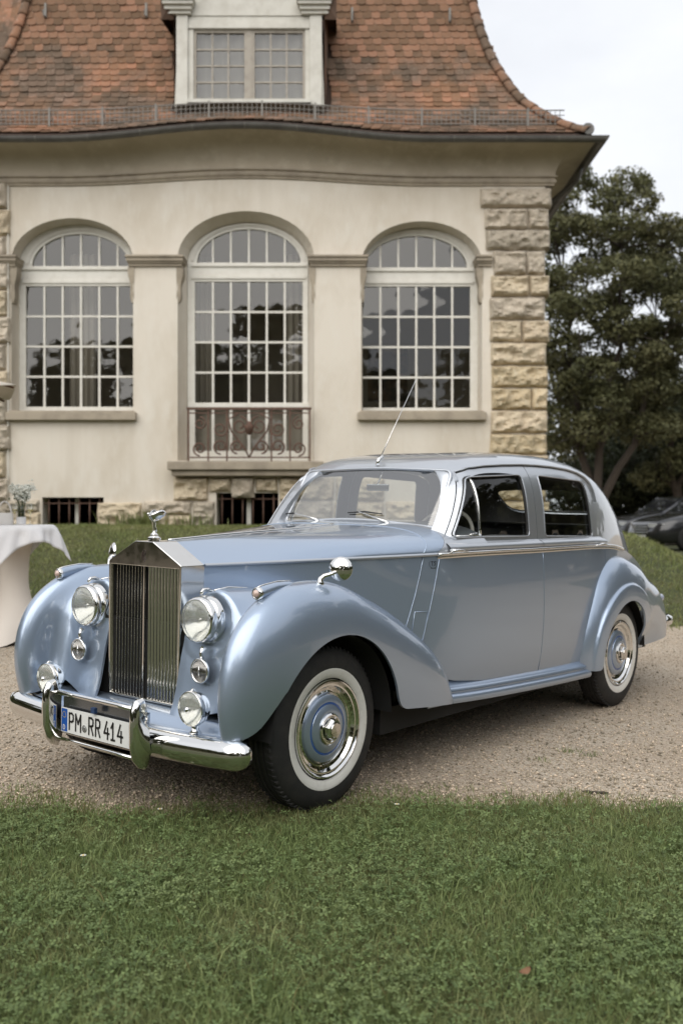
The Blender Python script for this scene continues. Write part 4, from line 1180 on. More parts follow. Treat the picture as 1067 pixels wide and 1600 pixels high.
for k, sgn in enumerate((1, -1)):
    for outl, ds in ((g_f, doors_f), (g_r, doors_r)):
        pts = resample(outl, .05); pts.append(pts[0])
        mb = MB(); mb.tube([onshell(x, z, -.010, sgn) for x, z in pts], .008, 6, False); cmb(mb, 'glass_surround', gasket, ds[k])
        mb = MB(); mb.tube([onshell(x, z, .003, sgn) for x, z in pts], .004, 6, False); cmb(mb, 'window_trim', silver, ds[k])
    mb = MB(); mb.tube([onshell(1.352 + .02 * t, 1.178 + .33 * t, -.012, sgn) for t in np.linspace(0, 1, 9)], .009, 6); cmb(mb, 'quarter_light_bar', chrome, doors_f[k])
    mb = MB(); mb.tube([onshell(1.13, 1.184, -.008, sgn), onshell(1.33, 1.184, -.008, sgn)], .005, 6).tube([onshell(1.24, 1.19, .0, sgn), onshell(1.30, 1.20, .004, sgn)], .004, 6); cmb(mb, 'quarter_light_catch', chrome, doors_f[k])
    gp = [p for p in resample([(1.30, 1.48)] + gutter + [(2.856, 1.38)], .05, False)]
    mb = MB(); rows = []
    for x, z in gp:
        a = onshell(x, z, 0, sgn); rows.append([(a[0], a[1], a[2] - .001), (a[0], a[1] + sgn * .014, a[2] + .001), (a[0], a[1] + sgn * .016, a[2] + .008), (a[0], a[1] + sgn * .011, a[2] + .009), (a[0], a[1] + sgn * .009, a[2] + .004), (a[0], a[1] - sgn * .004, a[2] + .006)])
    mb.loft(rows); cmb(mb, 'rain_gutter', silver)
    for ds, x0, x1 in ((doors_f, 1.02, 1.936), (doors_r, 1.944, 2.90)):   # rounded waist rail below the glass
        rows = []
        for x in np.linspace(x0, x1, 30):
            y = float(wb(x)); W0 = float(Wx(x)); zz = float(zc(x))
            rows.append([(x, sgn * (W0 + .002), zz + .008), (x, sgn * (W0 + .009), zz + .018), (x, sgn * (W0 + .006), zz + .034), (x, sgn * (y + .016), zz + .046), (x, sgn * (y + .002), zz + .055)])
        mb = MB(); mb.loft(rows); cmb(mb, 'waist_rail', silver, ds[k])
    for ds, xh, zh, dr in ((doors_f, 1.02, 1.112, 1), (doors_r, 2.74, 1.104, -1)):
        y0 = float(Wx(xh)) + .012
        mb = MB(); mb.tube([(xh, sgn * y0, zh), (xh, sgn * (y0 + .035), zh + .001)], [.012, .010], 10)
        mb.tube([(xh - .035 * dr, sgn * (y0 + .036), zh + .002), (xh, sgn * (y0 + .040), zh + .003), (xh + .05 * dr, sgn * (y0 + .038), zh), (xh + .12 * dr, sgn * (y0 + .032), zh - .004)], [.004, .010, .008, .004], 8)
        cmb(mb, 'door_handle', chrome, ds[k])
shell('back_window', bwp, carglass, thick=0, lift=-.004)
for sgn in (1, -1):
    mb = MB(); mb.tube([(x, sgn * float(sect(np.array(x), np.array(v_))[0]), float(sect(np.array(x), np.array(v_))[1])) for x, v_ in bwp], .008, 6); cmb(mb, 'back_window_rim', gasket)
# windscreen: glass, surround, rim
gl = rounded([(-.556, 1.222), (0, 1.262), (.556, 1.222), (.532, 1.540), (0, 1.562), (-.532, 1.540)], [.035, .25, .035, .045, .25, .045], 9)
P, T = cdt(gl, (), .06)
cm('windscreen', np.stack([xw(P[:, 1]) - .02 * (1 - (P[:, 0] / .6)**2), P[:, 0], P[:, 1]], 1), T, screenglass, out=(-1, 0, 0))
def wpt(y, z, o=0.): return (xw(z) - .02 * (1 - (y / .6)**2) - o, y, z)
gls = resample(gl, .03); gls.append(gls[0])
mb = MB(); mb.tube([wpt(y, z, .004) for y, z in gls], .011, 8, False); cmb(mb, 'windscreen_rim', silver)
mb = MB(); mb.tube([wpt(y * .988, 1.39 + (z - 1.39) * .965, .003) for y, z in gls], .0045, 6, False); cmb(mb, 'windscreen_seal', chrome)
ey, ez = sect(xf, vv)
edge = [(float(xf[i]), float(ey[i]), float(ez[i])) for i in range(60) if ez[i] > 1.10]
ring_out = edge + [(p[0], -p[1], p[2]) for p in edge[::-1][1:]]
ring_out = [(p[0], p[1], p[2]) for p in ring_out]
def ang(p): return atan2(p[2] - 1.39, p[1] * .5)
gdense = resample(gl, .004)
rows0, rows1 = [], []
for p in ring_out:
    a = ang(p); q = min(gdense, key=lambda s_: abs((atan2(s_[1] - 1.39, s_[0] * .5) - a + pi) % (2 * pi) - pi))
    rows0.append((p[0] - .001, p[1], p[2])); rows1.append(wpt(q[0], q[1], .004))
mid = [tuple(np.array(a) * .5 + np.array(b) * .5 + np.array((-.012, 0, 0))) for a, b in zip(rows0, rows1)]
mb = MB(); mb.loft([rows0, mid, rows1]); cmb(mb, 'windscreen_surround', silver)
for y0, y1, yb0, yb1, z0, z1 in ((.249, .012, -.077, .172, 1.232, 1.300), (-.267, -.471, -.575, -.42, 1.236, 1.280)):
    w_ = empty('wiper', parent=car)
    mb = MB(); mb.tube([(1.10, -y0, 1.225), (1.105, -y0, 1.243), (1.11, -y0, 1.25)], [.016, .014, .008], 10).tube([(1.107, -y0, 1.247), (1.14, -(y0 + y1) / 2, (z0 + z1) / 2 + .004), (xw(z1) - .045, -y1, z1)], [.007, .005, .004], 6)
    mesh('wiper_arm', mb.v, mb.f, chrome, w_, True)
    mb = MB(); mb.tube([(xw(z1) - .035, -yb0, z1 - .006), (xw(z1) - .037, -(yb0 + yb1) / 2, z1 + .002), (xw(z1) - .035, -yb1, z1 - .008)], [.003, .006, .003], 6)
    mesh('wiper_blade', mb.v, mb.f, gasket, w_, True)
mb = MB(); mb.tube([(1.335, 0, 1.575), (1.345, 0, 1.61), (1.375, 0, 1.628)], [.014, .013, .016], 10); ant = cmb(mb, 'aerial', chrome)
mb = MB(); mb.tube([(1.36, 0, 1.62), (1.50, 0, 1.82), (1.724, 0, 2.134)], [.0035, .0025, .0018], 6); cmb(mb, 'aerial_rod', chrome, ant)

# ---- running board ------------------------------------------------------------------------------
for sgn in (1, -1):
    rows = []
    for x in np.linspace(.80, 2.58, 40):
        dz = -.034 * (x - 1); bow = float(S(x, .39)) - .757 if x > 1 else float(S(1., .39)) - .757
        sec = [(.742, .43), (.758, .398), (.776, .391), (.787, .383), (.789, .374), (.780, .368), (.780, .361), (.796, .356), (.806, .346), (.808, .326), (.80, .311), (.76, .304), (.69, .304)]
        rows.append([(x, sgn * (a + bow), b + dz) for a, b in sec])
    mb = MB(); mb.loft(rows); cmb(mb, 'running_board', blue, autos=50)

# ---- underside and wheel houses -------------------------------------------------------------------
mb = MB(); mb.box(.46, 2.60, -.70, .70, .235, .36).box(-.40, .46, -.40, .40, .25, .80).box(2.60, 4.2, -.50, .50, .25, .62); cmb(mb, 'chassis', black, smooth=False)['kind'] = 'stuff'
for cx, r in ((0, .415), (3.05, .40)):
    for sgn in (1, -1):
        rows = [[(cx + r * cos(a), sgn * y, .36 + r * sin(a)) for a in np.linspace(.02, pi - .02, 26)] for y in (.38, .80)]
        mb = MB(); mb.loft(rows); mb.add([rows[0][i] for i in range(26)] + [(cx, sgn * .38, .36)], [(i, i + 1, 26) for i in range(25)]); cmb(mb, 'wheel_house', black)

# ---- wheels ---------------------------------------------------------------------------------------
TR = .362
def wheel_parts():
    H = .083
    outer = [(.205, .060), (.214, .072), (.228, .081), (.262, .088), (.292, .0885), (.318, .083), (.338, .074), (.350, .066), (.3535, .058)]
    tread = [(.3585, .052), (.3605, .030), (.3550, .029), (.3550, .025), (.3612, .024), (TR, .008), (.3555, .007), (.3555, -.007)]
    prof = outer + tread; prof = prof + [(r, -h) for r, h in prof[::-1][1:]]
    parts = []
    v, f = lathe_geo(prof, 64, 'y'); parts.append(('tyre', v, f, rubber, True, None))
    mb = MB()                                                   # shoulder lugs
    for i in range(74):
        for s_ in (1, -1):
            a = 2 * pi * (i + (.5 if s_ < 0 else 0)) / 74; w = .0062
            q = []
            for r_, h0, h1 in ((.350, .030, .068), (.3625, .034, .060)):
                for aa in (a - w / r_, a + w / r_):
                    for h_ in (h0, h1): q.append(((r_ - (.004 if h_ > .055 and r_ > .36 else 0)) * cos(aa + (h_ - .03) * .9), s_ * h_, r_ * sin(aa + (h_ - .03) * .9)))
            mb.add(q, [(4, 5, 7, 6), (0, 1, 5, 4), (2, 6, 7, 3), (1, 3, 7, 5), (0, 4, 6, 2)])
    parts.append(('tread', mb.v, mb.f, rubber, False, 'stuff'))
    v, f = lathe_geo([(.2235, .0795), (.226, .0822), (.245, .0865), (.256, .0887), (.264, .0892), (.2675, .0885)], 64, 'y'); parts.append(('whitewall', v, f, whitewall, True, None))
    v, f = lathe_geo([(.216, .066), (.2195, .080), (.2165, .087), (.210, .088), (.203, .080), (.196, .077), (.190, .078), (.180, .064), (.168, .060), (.160, .064), (.150, .058), (.145, .058)], 64, 'y'); parts.append(('rim_trim', v, f, chrome, True, None))
    v, f = lathe_geo([(.152, .056), (.149, .068), (.145, .071), (.122, .076), (.1175, .0765), (.116, .074)], 64, 'y'); parts.append(('wheel_disc', v, f, blue, True, None))
    v, f = lathe_geo([(.1165, .0755), (.1095, .0768), (.107, .0755)], 64, 'y'); parts.append(('coachline', v, f, darkblue, True, None))
    v, f = lathe_geo([(.108, .074), (.1055, .0785), (.102, .080), (.090, .084), (.076, .088), (.070, .087), (.05, .08)], 64, 'y'); parts.append(('disc_centre', v, f, blue, True, None))
    v, f = lathe_geo([(.071, .082), (.070, .092), (.064, .098), (.057, .098), (.053, .094), (.050, .094)], 48, 'y'); parts.append(('hub_ring', v, f, chrome, True, None))
    v, f = lathe_geo([(.051, .090), (.049, .112), (.043, .120), (.034, .1235), (.0001, .1245)], 6, 'y'); parts.append(('hub_cap', v, f, chrome, False, None))
    v, f = lathe_geo([(.0335, .1215), (.031, .1262), (.0001, .1275)], 32, 'y'); parts.append(('hub_badge', v, f, steel, True, None))
    v, f = lathe_geo([(.2, -.05), (.12, -.03), (.0001, -.03)], 32, 'y'); parts.append(('wheel_back', v, f, black, True, None))
    return parts
wp = wheel_parts(); protos = None
for cx, yc in ((-.014, .688), (3.05, .705)):
    for sgn in (1, -1):
        e = empty('wheel', parent=car); e.location = (cx, -sgn * yc, TR - .004); e.rotation_euler = (0, (.35 if cx else .1) , pi if sgn < 0 else 0)
        if protos is None:
            protos = []
            for n_, v, f, m_, sm, kd in wp:
                o = mesh(n_, cv(v), f, m_, e, sm, True, 35 if sm else None); o['kind'] = kd if kd else ''
                if not kd: del o['kind']
                protos.append(o)
        else:
            for p in protos:
                o = p.copy(); COL.objects.link(o); o.parent = e
for o in [o for o in car.children_recursive if o.name.startswith('hub_cap')]:
    bv = o.modifiers.new('bevel', 'BEVEL'); bv.width = .003; bv.segments = 2

# ---- radiator grille -------------------------------------------------------------------------------
gr = empty('radiator_grille', parent=car)
def gmesh(name, mb, m, smooth=False, **k): return mesh(name, cv(mb.v), mb.f, m, gr, smooth, **k)
XF, XB = -.425, -.286
outl = [(-.245, .437), (.245, .437), (.2535, 1.066), (.062, 1.166), (-.062, 1.166), (-.2535, 1.066)]
inl = [(-.231, .447), (.231, .447), (.236, 1.050), (.06, 1.050), (-.06, 1.050), (-.236, 1.050)]
mb = MB()
n = 6
v = [(XF, *p) for p in outl] + [(XF, *p) for p in inl] + [(XB, *p) for p in outl] + [(XF + .05, *p) for p in inl]
f = []
for i in range(n):
    j = (i + 1) % n
    f += [(i, j, n + j, n + i), (i, j, 2 * n + j, 2 * n + i), (n + i, n + j, 3 * n + j, 3 * n + i)]
mb.add(v, f)
o = gmesh('grille_shell', mb, steel); bv = o.modifiers.new('bevel', 'BEVEL'); bv.width = .004; bv.segments = 3; bv.limit_method = 'ANGLE'; bv.angle_limit = radians(18)
mb = MB(); mb.box(XF + .055, XF + .06, -.236, .236, .44, 1.056); gmesh('grille_backing', mb, black)
NV = 10; al = radians(40)
vane_me = {}
for sgn in (1, -1):
    for i in range(NV):
        y0 = sgn * (.010 + .2165 * (i + .5) / NV)
        L_ = .0150
        dx, dy = sin(al) * L_ / 2, cos(al) * L_ / 2 * sgn
        th = .0016
        if sgn not in vane_me:
            mb = MB(); rows = []
            for z in (.447, 1.050):
                rr = []
                for t in np.linspace(-1, 1, 5):
                    rr.append((t * dx - .0022 * (1 - t * t), t * dy, z))
                for t in np.linspace(1, -1, 5):
                    rr.append((t * dx - .0022 * (1 - t * t) + .0022, t * dy - .0005 * sgn, z))
                rows.append(rr)
            mb.loft(rows, True); o = gmesh('grille_vane', mb, steel, True, autos=50); vane_me[sgn] = o.data
        else:
            o = link('grille_vane', vane_me[sgn], gr)
        o.location = (XF + .022, -y0, 0)
mb = MB(); mb.box(XF + .002, XF + .014, -.004, .004, .447, 1.050); gmesh('grille_centre_bar', mb, steel)
# monogram on the pediment: two interlaced letters R
RRs = [[(0, 0), (0, .042), (.013, .042), (.017, .036), (.017, .029), (.013, .023), (0, .023)], [(.008, .023), (.019, 0)]]
mb = MB()
for off in ((-.012, -.006), (-.004, .004)):
    for pts in RRs:
        for q in ribbon([(a + off[0], b + off[1]) for a, b in pts], .0035):
            mb.add([(XF - .0015, p[0], p[1] + 1.078) for p in q] + [(XF + .001, p[0], p[1] + 1.078) for p in q], [(0, 1, 2, 3), (0, 1, 5, 4), (1, 2, 6, 5), (2, 3, 7, 6), (3, 0, 4, 7)])
rrx = gmesh('monogram', mb, mat('dark_enamel', (.05, .035, .03), .4)); rrx['kind'] = 'stuff'
# mascot
mas = empty('bonnet_mascot', parent=car); mas.location = (-.365, 0, 1.164); mas.scale = (.92, .92, .92)
mb = MB(); mb.lathe([(.030, 0), (.030, .006), (.034, .010), (.034, .018), (.026, .024), (.020, .028), (.020, .034), (.010, .044), (.007, .050), (.0001, .052)], 24); mesh('radiator_cap', mb.v, mb.f, chrome, mas, True, True, 40)
mb = MB()
body = [(.004, 0, .048), (.002, 0, .060), (-.002, 0, .075), (-.003, 0, .088), (-.010, 0, .103), (-.022, 0, .118), (-.030, 0, .126), (-.036, 0, .131)]
mb.tube(body, [.012, .010, .0085, .0095, .0065, .0085, .006, .0065], 10).lathe([(.0001, -.008), (.006, -.005), (.0078, 0), (.006, .005), (.0001, .008)], 10, 'z', (-.040, 0, .137)); mesh('figure', mb.v, mb.f, chrome, mas, True)['kind'] = 'stuff'
for s_ in (1, -1):     # swept wings of the robe
    rows = []
    for t in np.linspace(0, 1, 7):
        w = .036 * (1 - (t - .35)**2 * 1.3); c0 = Vector((-.020 + .060 * t, s_ * (.004 + .024 * sin(t * 1.9)), .116 + .034 * t))
        rows.append([tuple(c0 + Vector((.010 * (u), s_ * .004 * (1 - u * u), -w * .55 * u))) for u in np.linspace(-1, 1, 6)])
    mb = MB(); mb.loft(rows); o = mesh('wing', mb.v, mb.f, chrome, mas, True); sd = o.modifiers.new('t', 'SOLIDIFY'); sd.thickness = .004; sd.offset = 0

# ---- lamps -------------------------------------------------------------------------------------------
reflector = mat('lamp_reflector', (.92, .92, .90), .18, 1)
lensglass = fluted('lamp_lens_glass')
def lamp(name, x, y, z, r, depth, prof_body, lens_bulge=.022, tilt=0):
    e = empty(name, parent=car); e.location = (x, -y, z)
    mb = MB(); mb.lathe([(r, .0), (r * 1.04, -.006), (r * 1.10, -.004), (r * 1.16, .010), (r * 1.17, .022), (r * 1.10, .030), (r * 1.12, .034), (r * 1.20, .040), (r * 1.22, .056), (r * 1.21, depth)], 48, 'x'); mesh('lamp_rim', mb.v, mb.f, chrome, e, True, True, 50)
    mb = MB(); mb.lathe([(r * 1.01, .006)] + [(r * sqrt(1 - t), .006 + .07 * t) for t in np.linspace(.1, .999, 10)] + [(.001, .076)], 40, 'x'); mesh('lamp_reflector', mb.v, mb.f, reflector, e, True)
    mb = MB(); mb.lathe([(r * 1.01 * cos(t), -.001 - lens_bulge * sin(t)) for t in np.linspace(0, pi / 2 - .001, 9)], 40, 'x'); mesh('lamp_lens', mb.v, mb.f, lensglass, e, True)
    mb = MB(); mb.lathe([(.0001, .012), (.011, .016), (.013, .026), (.010, .045), (.008, .07)], 16, 'x'); mesh('bulb', mb.v, mb.f, chrome, e, True)
    return e
for sgn in (1, -1):
    h = lamp('headlamp', -.458, sgn * .394, .842, .0865, .068, None)
    mb = MB(); mb.tube([(.02, 0, .112), (.035, 0, .128), (.06, 0, .129), (.085, 0, .122)], [.006, .009, .009, .006], 8); mesh('rim_clip', mb.v, mb.f, chrome, h, True)
    mb = MB(); mb.tube([(.10, 0, .122), (.18, 0, .131), (.30, 0, .122), (.42, 0, .09)], [.004, .005, .004, .003], 6); mesh('pod_moulding', mb.v, mb.f, chrome, h, True)
    # horn cover below
    e = empty('horn_cover', parent=car); e.location = (-.463, -sgn * .424, .628)
    mb = MB(); mb.lathe([(.053, .004), (.055, -.004), (.0505, -.009), (.046, -.006), (.0455, .002)], 40, 'x'); mesh('cover_rim', mb.v, mb.f, chrome, e, True)
    mb = MB(); mb.lathe([(.0001, -.001), (.03, 0), (.0465, .002)], 32, 'x'); mesh('cover_plate', mb.v, mb.f, mat('dark_bronze', (.10, .085, .07), .45, .8), e, True)
    mb = MB()
    for k in range(-6, 7):
        yy = k * .0064; hh = sqrt(.0445**2 - yy * yy); mb.tube([(-.0025, yy, -hh), (-.004, yy, hh)], .0013, 4)
    mesh('cover_slat', mb.v, mb.f, steel, e, True)['kind'] = 'stuff'
    mb = MB(); mb.tube([(-.006, 0, -.02), (-.008, 0, 0), (-.006, 0, .02)], [.0015, .0045, .0015], 6); mesh('cover_badge', mb.v, mb.f, chrome, e, True)
    mb = MB(); mb.tube([(.01, 0, .05), (.004, 0, .072), (.018, 0, .10)], [.010, .008, .014], 8); mesh('cover_bracket', mb.v, mb.f, chrome, e, True)
    # fog lamp on the bumper apron
    e = empty('fog_lamp', parent=car); e.location = (-.585, -sgn * .503, .495)
    r = .069
    mb = MB(); mb.lathe([(r, .0), (r * 1.03, -.008), (r * 1.07, -.004), (r * 1.08, .012)] + [(r * 1.04 * cos(t), .014 + .07 * sin(t)) for t in np.linspace(0, pi / 2 - .01, 8)], 40, 'x'); mesh('lamp_housing', mb.v, mb.f, chrome, e, True, True, 50)
    mb = MB(); mb.lathe([(r, .002)] + [(r * sqrt(1 - t), .002 + .05 * t) for t in np.linspace(.1, .999, 8)], 36, 'x'); mesh('lamp_reflector', mb.v, mb.f, reflector, e, True)
    mb = MB(); mb.lathe([(r * 1.0 * cos(t), -.003 - .018 * sin(t)) for t in np.linspace(0, pi / 2 - .001, 8)], 36, 'x'); mesh('lamp_lens', mb.v, mb.f, lensglass, e, True)
    mb = MB(); mb.lathe([(.0001, -.032), (.008, -.030), (.013, -.022), (.012, -.012)], 16, 'x'); mesh('lens_boss', mb.v, mb.f, chrome, e, True)
    mb = MB(); mb.tube([(.02, 0, -.068), (.025, 0, -.09), (.025, 0, -.105)], [.014, .016, .03], 12); mesh('lamp_foot', mb.v, mb.f, chrome, e, True)
    mb = MB(); mb.tube([(-.002, 0, .070), (.01, 0, .078), (.025, 0, .074)], [.005, .007, .004], 8); mesh('rim_clip', mb.v, mb.f, chrome, e, True)
    # side lamp on the crest of the wing
    e = empty('side_lamp', parent=car); e.location = (-.39, -sgn * .690, .974)
    mb = MB(); mb.tube([(-.012, 0, 0), (.0, 0, .001), (.03, 0, .006), (.10, 0, .018), (.18, 0, .024), (.26, 0, .020)], [.020, .025, .027, .025, .019, .008], 16); mesh('lamp_body', mb.v, mb.f, blue, e, True)
    mb = MB(); mb.lathe([(.0175, -.010), (.022, -.016), (.0275, -.008), (.0275, .004)], 24, 'x'); mesh('lamp_rim', mb.v, mb.f, chrome, e, True)
    mb = MB(); mb.lathe([(.0185, -.011), (.016, -.018), (.009, -.023), (.0001, -.025)], 20, 'x'); mesh('lamp_lens', mb.v, mb.f, mat('amber_lens', (.60, .44, .38), .15, spec=.6, coat=1), e, True)
    mb = MB(); mb.tube([(-.005, 0, .027), (.03, 0, .034), (.12, 0, .045), (.2, 0, .044)], [.002, .0045, .004, .002], 6); mesh('lamp_fin', mb.v, mb.f, chrome, e, True)
    # wing mirror
    e = empty('wing_mirror', parent=car); e.location = (-.045, -sgn * .735, 1.003)
    mb = MB(); mb.tube([(0, 0, -.03), (0, 0, .004), (0, -.001 * sgn, .018), (.012, -.012 * sgn, .030), (.035, -.035 * sgn, .040), (.05, -.05 * sgn, .048)], [.020, .016, .011, .011, .009, .008], 10); mesh('mirror_stalk', mb.v, mb.f, chrome, e, True)
    mb = MB(); mb.lathe([(.0001, -.013), (.018, -.012), (.038, -.006), (.051, .002), (.054, .008), (.051, .011), (.0001, .011)], 36, 'x'); o = mesh('mirror_head', mb.v, mb.f, chrome, e, True, True, 50); o.location = (.062, -.062 * sgn, .062); o.rotation_euler = (0, .08, .42 * sgn)

# ---- bumper, overriders, number plate ------------------------------------------------------------------
def bx_(y): return -.622 + .035 * (abs(y) / .8)**2 + .9 * max(abs(y) - .72, 0)**1.6
bsec = [(.030, .386), (.006, .385), (-.014, .375), (-.029, .353), (-.034, .326), (-.029, .299), (-.014, .276), (.006, .265), (.030, .263)]
rows = []
for y in np.concatenate([np.linspace(-.822, -.752, 9), np.linspace(-.732, .732, 41), np.linspace(.752, .822, 9)]):
    k = sqrt(max(1 - max((abs(y) - .747) / .0752, 0)**2, .001)); zc_ = .333 + .02 * max((abs(y) - .28) / .55, 0)**1.4
    sagz = .0
    rows.append([(bx_(y) + a * (.35 + .65 * k) , y, zc_ + (b - .333) * (.12 + .88 * k)) for a, b in bsec])
mb = MB(); mb.loft(rows, cap=True); bumper = cmb(mb, 'front_bumper', chrome, autos=60); sd = bumper.modifiers.new('t', 'SOLIDIFY'); sd.thickness = .004; sd.offset = -1
for sgn in (1, -1):
    sp_ = [(-.675, .520), (-.712, .512), (-.728, .480), (-.732, .41), (-.730, .33), (-.716, .275), (-.690, .243), (-.660, .232)]
    rows = []
    for i, (x, z) in enumerate(sp_):
        a = sp_[max(i - 1, 0)]; b = sp_[min(i + 1, len(sp_) - 1)]; t = Vector((b[0] - a[0], 0, b[1] - a[1])).normalized(); nrm = Vector((-abs(t.z), 0, t.x if t.z < 0 else -t.x))
        nrm = Vector((t.z, 0, -t.x)) if t.z < 0 else Vector((-t.z, 0, t.x))
        wdt = .0225 if 0 < i < len(sp_) - 1 else .019
        c0 = Vector((x, sgn * .308, z)); r_ = []
        for u, d in ((-1, .075), (-1, .012), (-.72, -.003), (-.25, -.010), (.25, -.010), (.72, -.003), (1, .012), (1, .075)):
            p = c0 + Vector((0, u * wdt, 0)) - nrm * d; r_.append(tuple(p))
        rows.append(r_)
    mb = MB(); mb.loft(rows, cap=True); cmb(mb, 'overrider', chrome, autos=45, bevel=.006)
mb = MB(); mb.tube([(-.672, y, .470) for y in np.linspace(-.29, .29, 5)], .0115, 10); cmb(mb, 'upper_rail', chrome)
mb = MB(); mb.tube([(-.672, y, .262) for y in np.linspace(-.29, .29, 5)], .0095, 10); cmb(mb, 'lower_rail', chrome)
mb = MB(); mb.box(-.650, -.646, -.278, .278, .285, .455); cmb(mb, 'plate_backing', mat('plate_bracket', (.22, .23, .25), .25, .9), smooth=False)
plate = empty('number_plate', parent=car); plate.location = (-.672, 0, .352)
PW, PH = .262, .055
mb = MB(); mb.box(-.001, .004, -PW, PW, -PH, PH); mesh('plate', cv(mb.v), mb.f, mat('plate_white', (.78, .79, .78), .35), plate)
mb = MB(); mb.box(-.002, .003, -PW + .004, -PW + .046, -PH + .004, PH - .004); mesh('euro_band', cv(mb.v), mb.f, mat('euro_blue', (.01, .09, .40), .4), plate)
ink = mat('plate_ink', (.012, .012, .012), .45)
GL = {'P': [[(0, 0), (0, 1), (.55, 1), (.82, .9), (.85, .72), (.80, .56), (.55, .48), (0, .48)]],
      'M': [[(0, 0), (0, 1), (.5, .45), (1, 1), (1, 0)]],
      'R': [[(0, 0), (0, 1), (.55, 1), (.82, .9), (.85, .75), (.80, .58), (.55, .5), (0, .5)], [(.42, .5), (.86, 0)]],
      '4': [[(.52, 1), (.05, .32), (.95, .32)], [(.70, .62), (.70, 0)]],
      '1': [[(.10, .72), (.48, 1), (.48, 0)], [(.15, 0), (.82, 0)]],
      'D': [[(0, 0), (0, 1), (.5, 1), (.9, .72), (.9, .28), (.5, 0), (0, 0)]]}
def glyph(ch, y0, z0, w, h, st, m, name, xo=-.0025):
    mb = MB()
    for pts in GL[ch]:
        for q in ribbon([(y0 + a * w, z0 + b * h) for a, b in pts], st):
            mb.add([(xo, p[0], p[1]) for p in q], [(0, 1, 2, 3)])
    o = mesh(name, cv(mb.v), mb.f, m, plate); o['kind'] = 'stuff'
yy = -PW + .062
for ch, w, adv in (('P', .034, .047), ('M', .036, .050), (' ', 0, .046), ('R', .034, .048), ('R', .034, .058), ('4', .036, .046), ('1', .032, .046), ('4', .036, .046)):
    if ch != ' ': glyph(ch, yy, -.036, w, .072, .0095, ink, 'plate_letter' if ch.isalpha() else 'plate_digit')
    yy += adv
glyph('D', -PW + .018, -.042, .014, .020, .004, mat('plate_white', ()), 'band_letter', -.0032)
for k in range(12):
    a = 2 * pi * k / 12; mb = MB(); mb.lathe([(.0001, -.0031), (.0022, -.0031)], 5, 'x', (0, -PW + .025 + .013 * cos(a), .025 + .013 * sin(a))); mesh('band_star', cv(mb.v), mb.f, mat('star_yellow', (.75, .55, .05), .5), plate)
for nm, zz, r_, m_ in (('registration_seal', -.018, .0165, mat('seal_grey', (.42, .43, .42), .4, .3)),):
    cy = -PW + .062 + .047 + .050 + .014
    mb = MB(); mb.lathe([(.0001, -.0032), (r_, -.0030), (r_, 0)], 28, 'x', (0, cy, zz)); mesh(nm, cv(mb.v), mb.f, m_, plate, True)
    mb = MB(); mb.lathe([(r_ * .95, -.0035), (r_ * .72, -.0036)], 28, 'x', (0, cy, zz)); mesh('seal_ring', cv(mb.v), mb.f, mat('seal_dark', (.12, .12, .12), .5), plate)
    mb = MB()
    for pts in ([(-.3, .25), (.3, .25), (.28, -.1), (0, -.4), (-.28, -.1), (-.3, .25)],):
        for q in ribbon([(cy + a * r_, zz + b * r_) for a, b in pts], .003): mb.add([(-.0038, p[0], p[1]) for p in q], [(0, 1, 2, 3)])
    mesh('seal_crest', cv(mb.v), mb.f, mat('seal_dark', ()), plate)['kind'] = 'stuff'
mb = MB(); mb.box(-.016, -.0, -.028, -.002, .064, .088); mesh('parking_tag', cv(mb.v), mb.f, mat('dark_blue_card', (.02, .05, .13), .5), plate)
# painted apron between bumper and body
rows = []
for y in np.linspace(-.74, .74, 49):
    b0 = bx_(y) + .026; zz = .374 + .02 * max((abs(y) - .28) / .55, 0)**1.4; k = abs(y) / .74
    rows.append([(b0 + t * (-.40 - b0), y, zz + .010 * t + (.050 - .022 * k * k) * sstep(.22, .60, t) + .004 * sin(t * 40) * (t < .2)) for t in np.linspace(0, 1, 18)])
mb = MB(); mb.loft(rows); cmb(mb, 'bumper_apron', blue, thick=.004, out=(0, 0, 1))
# rear bumper tip and boot handle
rows = []
for t in np.linspace(0, 1, 24):
    y = .70 - .06 * t**2 - .64 * t**3; x = 4.10 + .22 * min(t * 2.2, 1)**.8
    for_ = sqrt(max(1 - (1 - min(t * 10, 1))**2, .02)); rows.append([(x + a * for_, y + (.02 * b), .47 + c * for_) for a, b, c in ((.0, -1, -.045), (.03, 0, -.03), (.038, .4, 0), (.03, 0, .03), (.0, -1, .045))])
for sgn in (1, -1):
    mb = MB(); mb.loft([[(p[0], sgn * p[1], p[2]) for p in r_] for r_ in rows]); cmb(mb, 'rear_bumper', chrome)
    mb = MB(); mb.lathe([(.0001, .028), (.02, .022), (.032, 0), (.03, -.03), (.012, -.07)], 20, 'x', (3.98, sgn * .70, .665)); cmb(mb, 'tail_lamp', mat('tail_lens', (.35, .38, .48), .2, coat=1))

